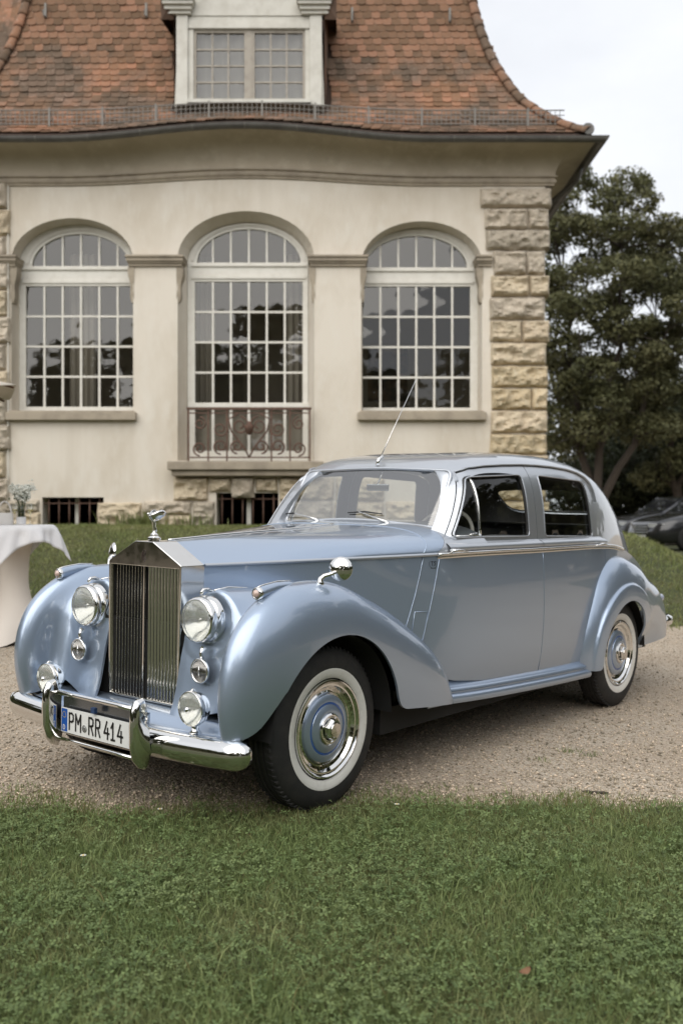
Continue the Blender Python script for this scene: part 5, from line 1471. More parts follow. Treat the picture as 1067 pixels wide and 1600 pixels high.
# ---- interior ---------------------------------------------------------------------------------------------
def cushion(name, x0, x1, y0, y1, z0, z1, tilt=0, m=leather):
    mb = MB(); mb.box(x0, x1, y0, y1, z0, z1)
    v = [(p[0] + tilt * (p[2] - z0), p[1], p[2]) for p in mb.v]
    return cm(name, v, mb.f, m, smooth=True, autos=60, bevel=.05)
cushion('front_seat', 1.62, 2.02, -.62, .62, .52, .78)
cushion('front_backrest', 1.98, 2.14, -.62, .62, .62, 1.14, .2)
cushion('rear_seat', 2.62, 3.05, -.58, .58, .52, .80)
cushion('rear_backrest', 2.98, 3.16, -.58, .58, .66, 1.22, .3)
mb = MB(); mb.box(1.18, 1.32, -.62, .62, .88, 1.15); cm('dashboard', mb.v, mb.f, trimwood, smooth=False, bevel=.03)
mb = MB(); mb.box(.62, 3.3, -.66, .66, .36, .42); cmb(mb, 'cabin_floor', black, smooth=False)
mb = MB(); mb.box(.60, .64, -.5, .5, .36, 1.05); cmb(mb, 'bulkhead', black, smooth=False)
for sgn in (1, -1):
    mb = MB(); mb.box(1.1, 2.9, sgn * .685 - .01, sgn * .685 + .01, .42, 1.10); cmb(mb, 'door_lining', leather, smooth=False)
    mb = MB(); mb.box(1.2, 2.85, sgn * .69 - .018, sgn * .69 + .014, 1.10, 1.135); cmb(mb, 'wood_capping', trimwood, smooth=False)
mb = MB(); mb.tube([(1.50 + .10 * sin(a) * 1.0 - .02, .36 + .205 * cos(a), 1.14 + .18 * sin(a)) for a in np.linspace(0, 2 * pi, 41)], .011, 8, False).tube([(1.50 - .02, .36 - .2, 1.14), (1.46, .36, 1.13), (1.48, .36 + .2, 1.14)], .008, 6).tube([(1.47, .36, 1.13), (1.2, .36, .98)], .018, 8); cmb(mb, 'steering_wheel', mat('cream_bakelite', (.42, .40, .36), .3))['kind'] = 'stuff'
mb = MB(); mb.box(1.325, 1.340, -.075, .085, 1.425, 1.465); mir = cm('rear_view_mirror', mb.v, mb.f, chrome, smooth=False, bevel=.006)
mb = MB(); mb.tube([(1.335, .0, 1.46), (1.36, .03, 1.555)], .005, 6); cmb(mb, 'mirror_stem', chrome, mir)
# ================================================================== THINGS
# --- cocktail table -----------------------------------------------------------------------
TX, TY = (22 - 533.5) / 1556 * 9.7, 9.7
TZ = float(zg(TX, TY)); TT = CAM_H - 21 * 9.7 / 1556 - TZ      # height of the table top
linen = mat('white_linen', (.72, .72, .74), .85, bump=(220, .15, .001))
spandex = mat('ivory_stretch_cover', (.70, .645, .585), .7)
tb = empty('cocktail_table', (TX, TY, TZ), 0, 'tall cocktail table in a tapered ivory stretch cover beside the car', 'table')
prof = spl([0, .12, .3, .5, .62, .8, .95, 1.08, 1.17], [.36, .315, .215, .150, .136, .142, .165, .21, .33])
rows = []
for z in np.linspace(0, TT - .012, 34):
    q = z / TT * 1.17; r0 = float(prof(q)); am = .20 * max(1 - q / .35, 0)
    rows.append([(r0 * (1 + am * cos(4 * t + .5)) * cos(t), r0 * (1 + am * cos(4 * t + .5)) * sin(t), max(z, .0) + (.035 * (1 - cos(4 * t + .5)) * max(1 - q / .12, 0))) for t in np.linspace(0, 2 * pi, 49)[:-1]])
mb = MB(); mb.loft(rows, True); mb.build('stretch_cover', spandex, tb, True)
mb = MB(); mb.lathe([(.0001, TT - .012), (.375, TT - .012), (.38, TT - .02), (.375, TT - .03)], 48); mb.build('table_top', spandex, tb, True)
cl = empty('table_cloth', (TX, TY, TZ + TT - .008), 0, 'square white linen cloth draped over the cocktail table', 'tablecloth')
n = 41; hs = .53; V = []; rt = radians(50)
for i in range(n):
    for j in range(n):
        a, b = (-1 + 2 * i / (n - 1)) * hs, (-1 + 2 * j / (n - 1)) * hs
        r = sqrt(a * a + b * b); th = atan2(b, a) + rt; ov = max(r - .372, 0)
        fold = (.030 * sin(th * 8 + 1.3) + .012 * sin(th * 21 + 2 + 9 * ov)) * min(ov / .10, 1)
        rr = r if ov == 0 else .372 + .30 * ov + fold + .025 * min(ov / .02, 1)
        V.append((rr * cos(th), rr * sin(th), .012 - ov * .93 - (.01 * min(ov / .02, 1))))
F = [(i * n + j, (i + 1) * n + j, (i + 1) * n + j + 1, i * n + j + 1) for i in range(n - 1) for j in range(n - 1)]
o = mesh('linen_cloth', V, F, linen, cl, True); sd = o.modifiers.new('t', 'SOLIDIFY'); sd.thickness = .002; sd.offset = 1
top = TZ + TT + .008
def onT(px, dy=0.): return ((px - 533.5) / 1556 * (TY + dy), TY + dy, top)
clear = glass('drinking_glass', (.90, .92, .91), 2.6)
for px, dy, lab in ((23, -.12, 'stemmed champagne glass beside the white bag on the cocktail table'), (47, -.10, 'stemmed champagne glass right of the flower vase on the cocktail table')):
    g = empty('champagne_glass', onT(px, dy), 0, lab, 'glass', 'glasses on the cocktail table')
    mb = MB(); mb.lathe([(.033, 0), (.030, .004), (.005, .008), (.0035, .05), (.0045, .095), (.012, .105), (.024, .13), (.032, .17), (.034, .205)], 24); mb.build('glass', clear, g, True)
    mb = MB(); mb.lathe([(.0001, .103), (.011, .106), (.022, .13), (.0275, .15), (.0001, .150)], 20); mb.build('wine', glass('white_wine', (.95, .90, .62), 1.0), g, True)
vs = empty('flower_vase', onT(33, 0.02), 0, 'small glass vase of white baby breath flowers on the cocktail table', 'vase')
mb = MB(); mb.lathe([(.0001, .004), (.042, .004), (.044, .01), (.040, .09), (.034, .16), (.038, .19)], 28); mb.build('vase', clear, vs, True)
mb = MB(); mb.lathe([(.046, .004), (.0465, .05), (.0455, .075)], 28); mb.build('ribbon', linen, vs, True)
stemm = mat('flower_stem', (.05, .085, .03), .7); petal = mat('white_petal', (.72, .74, .68), .7)
mb = MB(); fl = MB()
for i in range(26):
    a = random.uniform(0, 2 * pi); r1 = random.uniform(.01, .10); h = random.uniform(.25, .37)
    mb.tube([(.02 * cos(a), .02 * sin(a), .03), (.4 * r1 * cos(a), .4 * r1 * sin(a), .19), (r1 * cos(a), r1 * sin(a), h)], .0022, 4)
    for k in range(16):
        c = (r1 * cos(a) + random.gauss(0, .022), r1 * sin(a) + random.gauss(0, .022), h + random.gauss(.01, .022)); s_ = random.uniform(.006, .012)
        fl.lathe([(.0001, -s_), (s_, -.2 * s_), (s_ * .8, .5 * s_), (.0001, s_)], 5, 'z', c)
mb.build('stems', stemm, vs, True)['kind'] = 'stuff'; fl.build('blossoms', petal, vs, True)['kind'] = 'stuff'
lf = MB()
for i in range(60):
    c = Vector((random.gauss(0, .045), random.gauss(0, .045), random.uniform(.21, .30))); d = Vector((random.gauss(0, 1), random.gauss(0, 1), random.gauss(.3, .6))).normalized() * .016; e = d.orthogonal().normalized() * .006
    lf.add([c - d, c + e, c + d, c - e], [(0, 1, 2, 3)])
lf.build('leaves', stemm, vs)['kind'] = 'stuff'
bag = empty('white_handbag', onT(7, -.02), .4, 'small white handbag with round handle on the cocktail table', 'bag')
ivory = mat('white_bag_leather', (.70, .68, .66), .5)
rows = []
for z, k in ((0, .9), (.01, 1), (.05, 1), (.10, .93), (.115, .86)):
    rows.append([(.085 * k * np.sign(cos(t)) * abs(cos(t))**.5, .045 * k * np.sign(sin(t)) * abs(sin(t))**.5, z) for t in np.linspace(0, 2 * pi, 33)[:-1]])
mb = MB(); mb.loft(rows, True, True); mb.build('bag_body', ivory, bag, True, 50)
for y in (-.028, .028):
    mb = MB(); mb.tube([(.062 * cos(t), y, .10 + .125 * sin(t)) for t in np.linspace(0, pi, 20)], .0065, 8); mb.build('handle', ivory, bag, True)
# --- parasol at the left edge -------------------------------------------------------------
PXc, PYc = -4.73, 9.4; pz0 = float(zg(PXc, PYc))
ps = empty('market_parasol', (PXc, PYc, pz0), 0, 'beige canvas parasol whose canopy tip reaches in above the cocktail table', 'parasol')
canvas = mat('beige_canvas', (.68, .62, .53), .85, bump=(150, .2, .001))
rim = 2.52 - pz0; R8 = 1.66
pts = [(R8 * cos(k * pi / 4), R8 * sin(k * pi / 4), rim) for k in range(8)]
V = []; F = []
for k in range(8):
    a, b = np.array(pts[k]), np.array(pts[(k + 1) % 8]); ap = np.array([0, 0, rim + .46]); n0 = len(V); N_ = 7
    for i in range(N_):
        for j in range(N_):
            u, w_ = i / (N_ - 1), j / (N_ - 1); p = ap * (1 - u) + (a * (1 - w_) + b * w_) * u; p = p - np.array([0, 0, .10 * u * sin(pi * w_) * .6 + .05 * sin(pi * u)]); V.append(tuple(p))
    F += [(n0 + i * N_ + j, n0 + (i + 1) * N_ + j, n0 + (i + 1) * N_ + j + 1, n0 + i * N_ + j + 1) for i in range(N_ - 1) for j in range(N_ - 1)]
o = mesh('canopy', V, F, canvas, ps, True, True, 40); sd = o.modifiers.new('t', 'SOLIDIFY'); sd.thickness = .006
polem = mat('parasol_wood', (.16, .09, .045), .5)
mb = MB(); mb.tube([(0, 0, 0), (0, 0, rim + .48)], .024, 12); mb.build('pole', polem, ps, True)
for k in range(8): mb = MB(); mb.tube([(0, 0, rim + .42), tuple(np.array(pts[k]) * np.array([.985, .985, 1]) - np.array([0, 0, .03]))], .011, 6); mb.build('rib', polem, ps, True)
mb = MB(); mb.box(-.35, .35, -.35, .35, 0, .08); mb.build('base', mat('concrete_base', (.3, .29, .28), .9), ps, bevel=.02)

# --- parked cars far right ---------------------------------------------------------------------
def parked(name, x, y, rz, paint, label, H=1.50, Ln=4.6):
    z = float(zg(x, y)); c = empty(name, (x, y, z), rz, label, 'car', 'cars parked behind the lawn')
    W = .90; gl_ = mat('dark_car_glass', (.015, .017, .02), .06, coat=1); tyre = mat('parked_car_tyre', (.015, .015, .015), .8); rimm = mat('parked_car_rim', (.30, .30, .31), .3, .9)
    xsn = [0, .05, .2, .5, 1.0, 1.35, 2.0, 3.0, 3.7, 4.2, 4.5, 4.6]
    zt_ = spl(xsn, [.52, .68, .76, .86, .94, .99, 1.0, 1.02, 1.04, 1.03, .95, .7]); zb_ = spl([0, .3, 4.3, 4.6], [.30, .20, .20, .34]); wd = spl([0, .15, .5, 1.2, 3.5, 4.3, 4.6], [.62, .76, .86, .90, .90, .86, .70])
    rows = []
    for xx in np.linspace(0, 4.6, 40):
        w_, t_, b_ = float(wd(xx)), float(zt_(xx)), float(zb_(xx)); rows.append([(xx, s * w_ * a, b_ + (t_ - b_) * q) for s, a, q in ((-1, .90, 0), (-1, .98, .15), (-1, 1, .5), (-1, .97, .8), (-1, .90, .95), (-1, .6, 1), (1, .6, 1), (1, .90, .95), (1, .97, .8), (1, 1, .5), (1, .98, .15), (1, .90, 0))])
    mb = MB(); mb.loft(rows, True, True); mb.build('body', paint, c, True, 60)
    cz_ = spl([1.15, 1.5, 1.95, 2.6, 3.3, 3.9, 4.35], [.96, 1.18, H - .03, H, H - .02, H - .18, 1.0]); cw = spl([1.15, 1.9, 3.3, 4.35], [.78, .66, .66, .70])
    rows = []
    for xx in np.linspace(1.15, 4.35, 26):
        h = float(cz_(xx)); w_ = float(cw(xx)); rows.append([(xx, s * (.82 + (w_ - .82) * q) if q < 1 else s * w_ * a, .95 + (h - .95) * q) for s, q, a in ((-1, 0, 1), (-1, .5, 1), (-1, .93, 1), (-1, 1, .8), (1, 1, .8), (1, .93, 1), (1, .5, 1), (1, 0, 1))])
    mb = MB(); mb.loft(rows, False, False); mb.build('cabin', paint, c, True, 50)
    for s in (-1, 1):
        for xa, xb in ((1.72, 2.55), (2.62, 3.55)):
            rows = []
            for xx in np.linspace(xa, xb, 8):
                h = float(cz_(xx)); rows.append([(xx, s * (.815 + (float(cw(xx)) - .815) * q + .012), .95 + (h - .95) * q) for q in (.08, .5, .86)])
            mb = MB(); mb.loft(rows); mb.build('side_window', gl_, c, True)
        mb = MB(); mb.loft([[(-.012 + .10 * t + .14 * t * t, s * (.42 + .34 * t), zz) for t in np.linspace(0, 1, 8)] for zz in (.60, .645, .70)]); mb.build('headlight', mat('headlight_glass', (.75, .77, .80), .1, .3, coat=1), c, True)
        mb = MB(); mb.box(1.45, 1.60, s * .98 - .10, s * .98 + .10, .98, 1.10); mb.build('door_mirror', paint, c, bevel=.03)
        for xx in (.86, 3.66):
            w_ = empty('wheel', (xx, s * .80, .32), 0, parent=c)
            mb = MB(); mb.lathe([(.20, .10 * s), (.29, .105 * s), (.32, .08 * s), (.325, 0), (.32, -.08 * s), (.2, -.1 * s)], 28, 'y'); mb.build('tyre', tyre, w_, True)
            mb = MB()
            for k in range(5):
                a = 2 * pi * k / 5; mb.tube([(.02 * cos(a), .09 * s, .02 * sin(a)), (.20 * cos(a), .085 * s, .20 * sin(a))], [.035, .022], 6)
            mb.lathe([(.19, .07 * s), (.21, .10 * s), (.205, .06 * s)], 28, 'y'); mb.build('rim', rimm, w_, True)['kind'] = 'stuff'
    rows = [[(xx, y_ * .72 * (.98), .97 + (float(cz_(xx)) - .97) + .012) for y_ in np.linspace(-1, 1, 8)] for xx in np.linspace(1.22, 1.90, 8)]
    mb = MB(); mb.loft(rows); mb.build('windscreen', gl_, c, True)
    g = empty('grille', parent=c)
    mb = MB(); mb.loft([[(-.006 + .06 * abs(y_)**2, y_, zz) for y_ in np.linspace(-.38, .38, 10)] for zz in (.42, .66)]); mb.build('grille_mesh', gl_, g, True)
    for zz in (.47, .54, .61):
        mb = MB(); mb.tube([(-.022 + .06 * y_**2, y_, zz) for y_ in np.linspace(-.37, .37, 9)], .010, 6); mb.build('grille_bar', chrome, g, True)
    mb = MB(); mb.box(-.02, .02, -.26, .26, .30, .41); mb.build('number_plate', mat('plate_white', ()), c)
    return c
dkp = mat('dark_car_paint', (.018, .019, .022), .3, .3, coat=1); gyp = mat('anthracite_car_paint', (.05, .052, .058), .3, .5, coat=1)
parked('parked_car', 7.62, 25.4, radians(13), dkp, 'black parked car cut off by the right edge of the picture', 1.52)
parked('parked_car', 8.0, 29.4, radians(13), gyp, 'dark grey parked car just behind the black one at right', 1.46)

# --- small things on the ground ------------------------------------------------------------
def gnd(px, py):
    d = 1.0
    for _ in range(40): d = 1556 * (CAM_H - float(zg((px - 533.5) / 1556 * d, d))) / (py - 800)
    return ((px - 533.5) / 1556 * d, d, float(zg((px - 533.5) / 1556 * d, d)))
p = gnd(930, 1241); q = .016
mb = MB(); mb.tube([(-.055, .02, .006), (-.03, .008, .008), (.0, -.004, .007), (.035, -.010, .009), (.06, -.008, .007)], [.004, .007, .0075, .006, .003], 8)
tw = mb.build('twig', mat('twig_bark', (.06, .05, .04), .9, bump=(120, .6, .003)), None, True); tw.location = p
tag(tw, 'short dark twig lying on the gravel near the lawn edge', 'twig')
p = gnd(820, 1552)
mb = MB(); mb.loft([[(a, b * (1 - (a / .03)**2)**.5 * .017, .012 * (a / .03)**2 + .006 * abs(b)) for b in np.linspace(-1, 1, 5)] for a in np.linspace(-.0299, .0299, 9)])
lfo = mb.build('fallen_leaf', mat('brown_leaf', (.20, .105, .055), .8), None, True); lfo.location = (p[0], p[1], p[2] + .055); lfo.rotation_euler = (.3, -.2, .5); lfo.scale = (.62, .62, .62)
tag(lfo, 'curled brown fallen leaf on the lawn at lower right', 'leaf')
for px, py, lab in ((620, 1279, 'white daisy at the lawn edge below the front wheel'), (130, 1363, 'white daisy in the lawn at the left'), (250, 1287, 'white daisy in the lawn left of the front wheel')):
    p = gnd(px, py); e = empty('daisy', (p[0], p[1], p[2] + .06), 0, lab, 'flower', 'daisies in the front lawn')
    for k in range(9):
        a = 2 * pi * k / 9; mb = MB(); mb.add([(.002 * cos(a), .002 * sin(a), 0), (.009 * cos(a - .3), .009 * sin(a - .3), .002), (.012 * cos(a), .012 * sin(a), .001), (.009 * cos(a + .3), .009 * sin(a + .3), .002)], [(0, 1, 2, 3)]); mb.build('petal', petal, e)
    mb = MB(); mb.lathe([(.0001, .004), (.003, .003), (.004, 0)], 8); mb.build('flower_centre', mat('yellow_pollen', (.6, .4, .05), .8), e, True)
    mb = MB(); mb.tube([(0, 0, 0), (.002, 0, -.06)], .0012, 5); mb.build('stem', stemm, e, True)
# ================================================================== VEGETATION
def fast(name, V, quads=None, tris=None, m=None, parent=None, smooth=False):
    me = bpy.data.meshes.new(name)
    V = np.ascontiguousarray(V, np.float32); me.vertices.add(len(V)); me.vertices.foreach_set('co', V.ravel())
    q = np.zeros((0, 4), np.int32) if quads is None else np.asarray(quads, np.int32); t = np.zeros((0, 3), np.int32) if tris is None else np.asarray(tris, np.int32)
    loops = np.concatenate([q.ravel(), t.ravel()]).astype(np.int32)
    me.loops.add(len(loops)); me.loops.foreach_set('vertex_index', loops)
    st = np.concatenate([np.arange(len(q)) * 4, len(q) * 4 + np.arange(len(t)) * 3]).astype(np.int32)
    me.polygons.add(len(st)); me.polygons.foreach_set('loop_start', st)
    me.update(calc_edges=True); me.validate()
    if smooth: me.shade_smooth()
    return link(name, me, parent, m)

def blades(P, h, w, lean, rng):
    """grass: 5 vertices per blade"""
    n = len(P); a = rng.uniform(0, 2 * pi, n); d = np.stack([np.cos(a), np.sin(a), np.zeros(n)], 1)
    b = rng.uniform(0, 2 * pi, n); side = np.stack([np.cos(b), np.sin(b), np.zeros(n)], 1) * (w / 2)[:, None]
    up = np.array([0, 0, 1.])
    mid = P + up * (h * .55)[:, None] + d * (h * lean * .35)[:, None]; tip = P + up * (h * (1 - .25 * lean))[:, None] + d * (h * lean)[:, None]
    V = np.stack([P - side, P + side, mid - side * .8, mid + side * .8, tip], 1).reshape(-1, 3)
    k = np.arange(n)[:, None] * 5
    return V, k + np.array([[0, 1, 3, 2]]), k + np.array([[2, 3, 4]])

rng = np.random.default_rng(5)
def vnoise(x, y, s, seed=0):
    r = np.random.default_rng(seed); out = 0
    for k in range(5):
        a = r.uniform(0, 2 * pi); f = s * r.uniform(.6, 1.7); out = out + np.sin((x * np.cos(a) + y * np.sin(a)) * f + r.uniform(0, 6))
    return out / 5
grass_m = mat('grass_blade', (.205, .262, .100), .6, spec=.3, var=(2.2, (.25, .275, .12), .45, .68), island=.38, leafy=True)
grass_dry = mat('dry_grass_blade', (.20, .175, .075), .7, spec=.2, island=.3, leafy=True)
clover_m = mat('clover_leaf', (.155, .218, .082), .55, spec=.3, var=(3.0, (.19, .24, .098), .45, .65), island=.34, leafy=True)
# --- front lawn
def scatter(n, x0, x1, y0, y1): return rng.uniform(x0, x1, n), rng.uniform(y0, y1, n)
x, y = scatter(330000, -2.3, 2.3, 2.2, 4.95)
fe = front_edge_y(x); edge = (fe - y) / .32
nse = vnoise(x, y, 9, 3)
keep = (np.abs(x) < .37 * y + .12) & (rng.uniform(0, 1, len(x)) < np.clip(edge + .35 + .5 * nse, 0, 1) * (.72 + .28 * vnoise(x, y, 14, 4)))
x, y = x[keep], y[keep]; n = len(x)
pat = vnoise(x, y, 5, 9)
tall = np.clip((fe[keep] - y) / .5, .0, 1)
h = (.028 + .032 * rng.uniform(0, 1, n)**1.6 + .008 * pat) * (.55 + .55 * tall) + (rng.uniform(0, 1, n) > .975) * .045
P = np.stack([x, y, zg(x, y)], 1)
dry = rng.uniform(0, 1, n) < (.05 + .30 * np.clip(1 - edge[keep] * .8, 0, 1))
for nm, sel, m_, lab in (('lawn_grass', ~dry, grass_m, 'short green grass of the lawn in front of the car'), ('dry_grass', dry, grass_dry, 'straw coloured dry blades mixed into the front lawn')):
    V, q, t = blades(P[sel], h[sel], rng.uniform(.0022, .0046, sel.sum()), rng.uniform(.2, 1.1, sel.sum()), rng)
    tag(fast(nm, V, q, t, m_), lab, 'grass', kind='stuff')
# clover: three leaflets per leaf
x, y = scatter(46000, -2.1, 2.1, 2.2, 4.5)
keep = (np.abs(x) < .37 * y + .12) & (rng.uniform(0, 1, len(x)) < np.clip(.42 + .7 * vnoise(x, y, 6, 9), .10, 1) * np.clip((front_edge_y(x) - y) / .5 - .12, 0, 1))
x, y = x[keep], y[keep]; n = len(x); hz = rng.uniform(.028, .062, n) + .010 * vnoise(x, y, 5, 9); c = np.stack([x, y, zg(x, y) + hz], 1); a0 = rng.uniform(0, 2 * pi, n); s = rng.uniform(.0065, .0125, n)
tx, ty = rng.normal(0, .28, n), rng.normal(0, .28, n)
VV = []
for k in range(3):
    a = a0 + k * 2 * pi / 3
    def pt(r, da, dz=0.):
        X = r * s * np.cos(a + da); Y = r * s * np.sin(a + da); return c + np.stack([X, Y, X * tx + Y * ty + dz * s], 1)
    VV.append(np.stack([pt(.08, 0), pt(.75, -.52, .10), pt(1.25, -.30, .16), pt(1.18, 0, .02), pt(1.25, .30, .16), pt(.75, .52, .10)], 1))
V = np.stack(VV, 1).reshape(-1, 3); k = np.arange(n * 3)[:, None] * 6
q = np.concatenate([k + np.array([[0, 1, 2, 3]]), k + np.array([[0, 3, 4, 5]])])
tag(fast('clover', V, q, None, clover_m), 'clover leaves growing through the front lawn', 'clover', kind='stuff')
# tufts in the gravel
tp = []
for px, py, r, k in ((892, 1176, .04, 60), (922, 1182, .03, 35), (846, 1190, .03, 20), (610, 1240, .14, 220), (25, 1232, .06, 70), (330, 1238, .25, 260), (700, 1237, .10, 60), (90, 1262, .2, 160)):
    g0 = gnd(px, py); tp.append(np.stack([rng.normal(g0[0], r, k), rng.normal(g0[1], r * .6, k), np.full(k, g0[2])], 1))
P = np.concatenate(tp); n = len(P); V, q, t = blades(P, rng.uniform(.012, .045, n), rng.uniform(.002, .004, n), rng.uniform(.3, 1.2, n), rng)
tag(fast('gravel_weeds', V, q, t, grass_m), 'sparse weeds and grass tufts growing in the gravel', 'weeds', kind='stuff')
# pebbles on the drive
NP = 70000
d = 4.25 + 6.5 * rng.uniform(0, 1, NP)**1.6; x = rng.uniform(-.36, .36, NP) * d; y = d
keep = y > front_edge_y(x) - .12; x, y = x[keep], y[keep]; n = len(x)
s = rng.gamma(2.6, .0013, n) + .0012; s = np.minimum(s, .014)
base = np.array([[1, 0, 0], [0, 1, 0], [-1, 0, 0], [0, -1, 0], [0, 0, .75], [0, 0, -.5]], float)
jit = rng.uniform(.65, 1.25, (n, 6, 1)); rot = rng.uniform(0, 2 * pi, n); cR, sR = np.cos(rot)[:, None], np.sin(rot)[:, None]
b = base[None] * jit; bx2 = b[..., 0] * cR - b[..., 1] * sR; by2 = b[..., 0] * sR + b[..., 1] * cR
V = np.stack([bx2, by2, b[..., 2]], -1) * s[:, None, None] + np.stack([x, y, zg(x, y) + s * .35], 1)[:, None]
T = np.array([[0, 1, 4], [1, 2, 4], [2, 3, 4], [3, 0, 4], [1, 0, 5], [2, 1, 5], [3, 2, 5], [0, 3, 5]]); t = (np.arange(n)[:, None, None] * 6 + T[None]).reshape(-1, 3)
peb = mat('pebble', (.46, .385, .29), .85, island=.62)
tag(fast('pebbles', V.reshape(-1, 3), None, t, peb), 'loose pebbles strewn over the gravel drive', 'gravel', kind='stuff')
# --- mound lawn
N = 190000
x = rng.uniform(-7.5, 8.5, N); y = rng.uniform(9.7, 18.6, N)
keep = (np.abs(x) < .37 * y + .3) & (y > lawn_y0(x) - .12 + .25 * rng.normal(0, .3, N)) & ~((y > 18.2) & (x < 3.9)); x, y = x[keep], y[keep]; n = len(x)
h = rng.uniform(.03, .085, n) * (1 + .3 * vnoise(x, y, 2.5, 6)); P = np.stack([x, y, zg(x, y)], 1); dry = rng.uniform(0, 1, n) < .06 + .08 * vnoise(x, y, 1.2, 8)
mound_m = mat('mound_grass_blade', (.205, .245, .088), .6, spec=.3, var=(1.1, (.265, .28, .12), .42, .66), island=.36, leafy=True)
for nm, sel, m_, lab in (('mound_grass', ~dry, mound_m, 'rough grass of the rising lawn in front of the villa'), ('mound_dry_grass', dry, grass_dry, 'dry blades scattered over the rising lawn')):
    V, q, t = blades(P[sel], h[sel], rng.uniform(.005, .010, sel.sum()), rng.uniform(.2, 1.2, sel.sum()), rng); tag(fast(nm, V, q, t, m_), lab, 'grass', kind='stuff')
x = rng.uniform(-6.5, 6.5, 130); y = rng.uniform(10.4, 17.5, 130); keep = np.abs(x) < .37 * y; x, y = x[keep], y[keep]; n = len(x); s = rng.uniform(.012, .03, n)
V = (np.array([[1, 0, 0], [0, 1, 0], [-1, 0, 0], [0, -1, 0]], float)[None] * s[:, None, None] * np.array([1, 1, 1]) + np.stack([x, y, zg(x, y) + .07], 1)[:, None] + rng.normal(0, .008, (n, 4, 3))).reshape(-1, 3)
tag(fast('fallen_leaves', V, np.arange(n * 4).reshape(-1, 4), None, mat('pale_leaf', (.42, .38, .26), .8, island=.3)), 'small pale fallen leaves scattered on the rising lawn', 'leaves', kind='stuff')
# weeds at the foot of the wall
P = []
for px, r, k in ((216, .22, 260), (240, .12, 90), (300, .3, 60)):
    P.append(np.stack([rng.normal(FX(px), r, k), rng.normal(D - .16, .05, k), np.full(k, 1.03)], 1))
P = np.concatenate(P); n = len(P); V, q, t = blades(P, rng.uniform(.08, .42, n), rng.uniform(.01, .022, n), rng.uniform(.2, .8, n), rng)
tag(fast('wall_weeds', V, q, t, mound_m), 'tall weeds at the foot of the villa wall', 'weeds', kind='stuff')

# --- trees
bark = mat('tree_bark', (.055, .043, .032), .95, bump=(9, .9, .06), var=(4, (.045, .036, .028), .4, .7), vstretch=(1, 1, .3))
leaf_a = mat('tree_leaf', (.072, .080, .032), .6, spec=.3, var=(.5, (.105, .105, .045), .42, .66), island=.35, leafy=True)
leaf_b = mat('dark_tree_leaf', (.036, .046, .022), .6, spec=.3, var=(.6, (.055, .062, .028), .42, .66), island=.35, leafy=True)  # darker green leaf colour for the rear trees and shrubs
def foliage(clumps, per, size, rng, flat=.75):
    """leaf-shaped faces on and in each clump: (centre, radius)"""
    C = []; R = []
    for c, r in clumps:
        k = int(per * r * r); u = rng.normal(0, 1, (k, 3)); u /= np.linalg.norm(u, axis=1, keepdims=True); rad = r * rng.uniform(.45, 1.06, k)**.6
        C.append(np.array(c) + u * rad[:, None] * np.array([1, 1, flat])); R.append(u)
    C = np.concatenate(C); U = np.concatenate(R); n = len(C)
    nrm = U * .8 + rng.normal(0, .55, (n, 3)) + np.array([0, 0, .35]); nrm /= np.linalg.norm(nrm, axis=1, keepdims=True)
    a = np.cross(nrm, rng.normal(0, 1, (n, 3))); a /= np.linalg.norm(a, axis=1, keepdims=True); b = np.cross(nrm, a)
    s = size * rng.uniform(.6, 1.3, n)[:, None]
    V = np.stack([C - a * s, C + b * s * .5 + nrm * s * .12, C + a * s, C - b * s * .5 + nrm * s * .12], 1).reshape(-1, 3)
    return V, np.arange(n * 4).reshape(-1, 4)
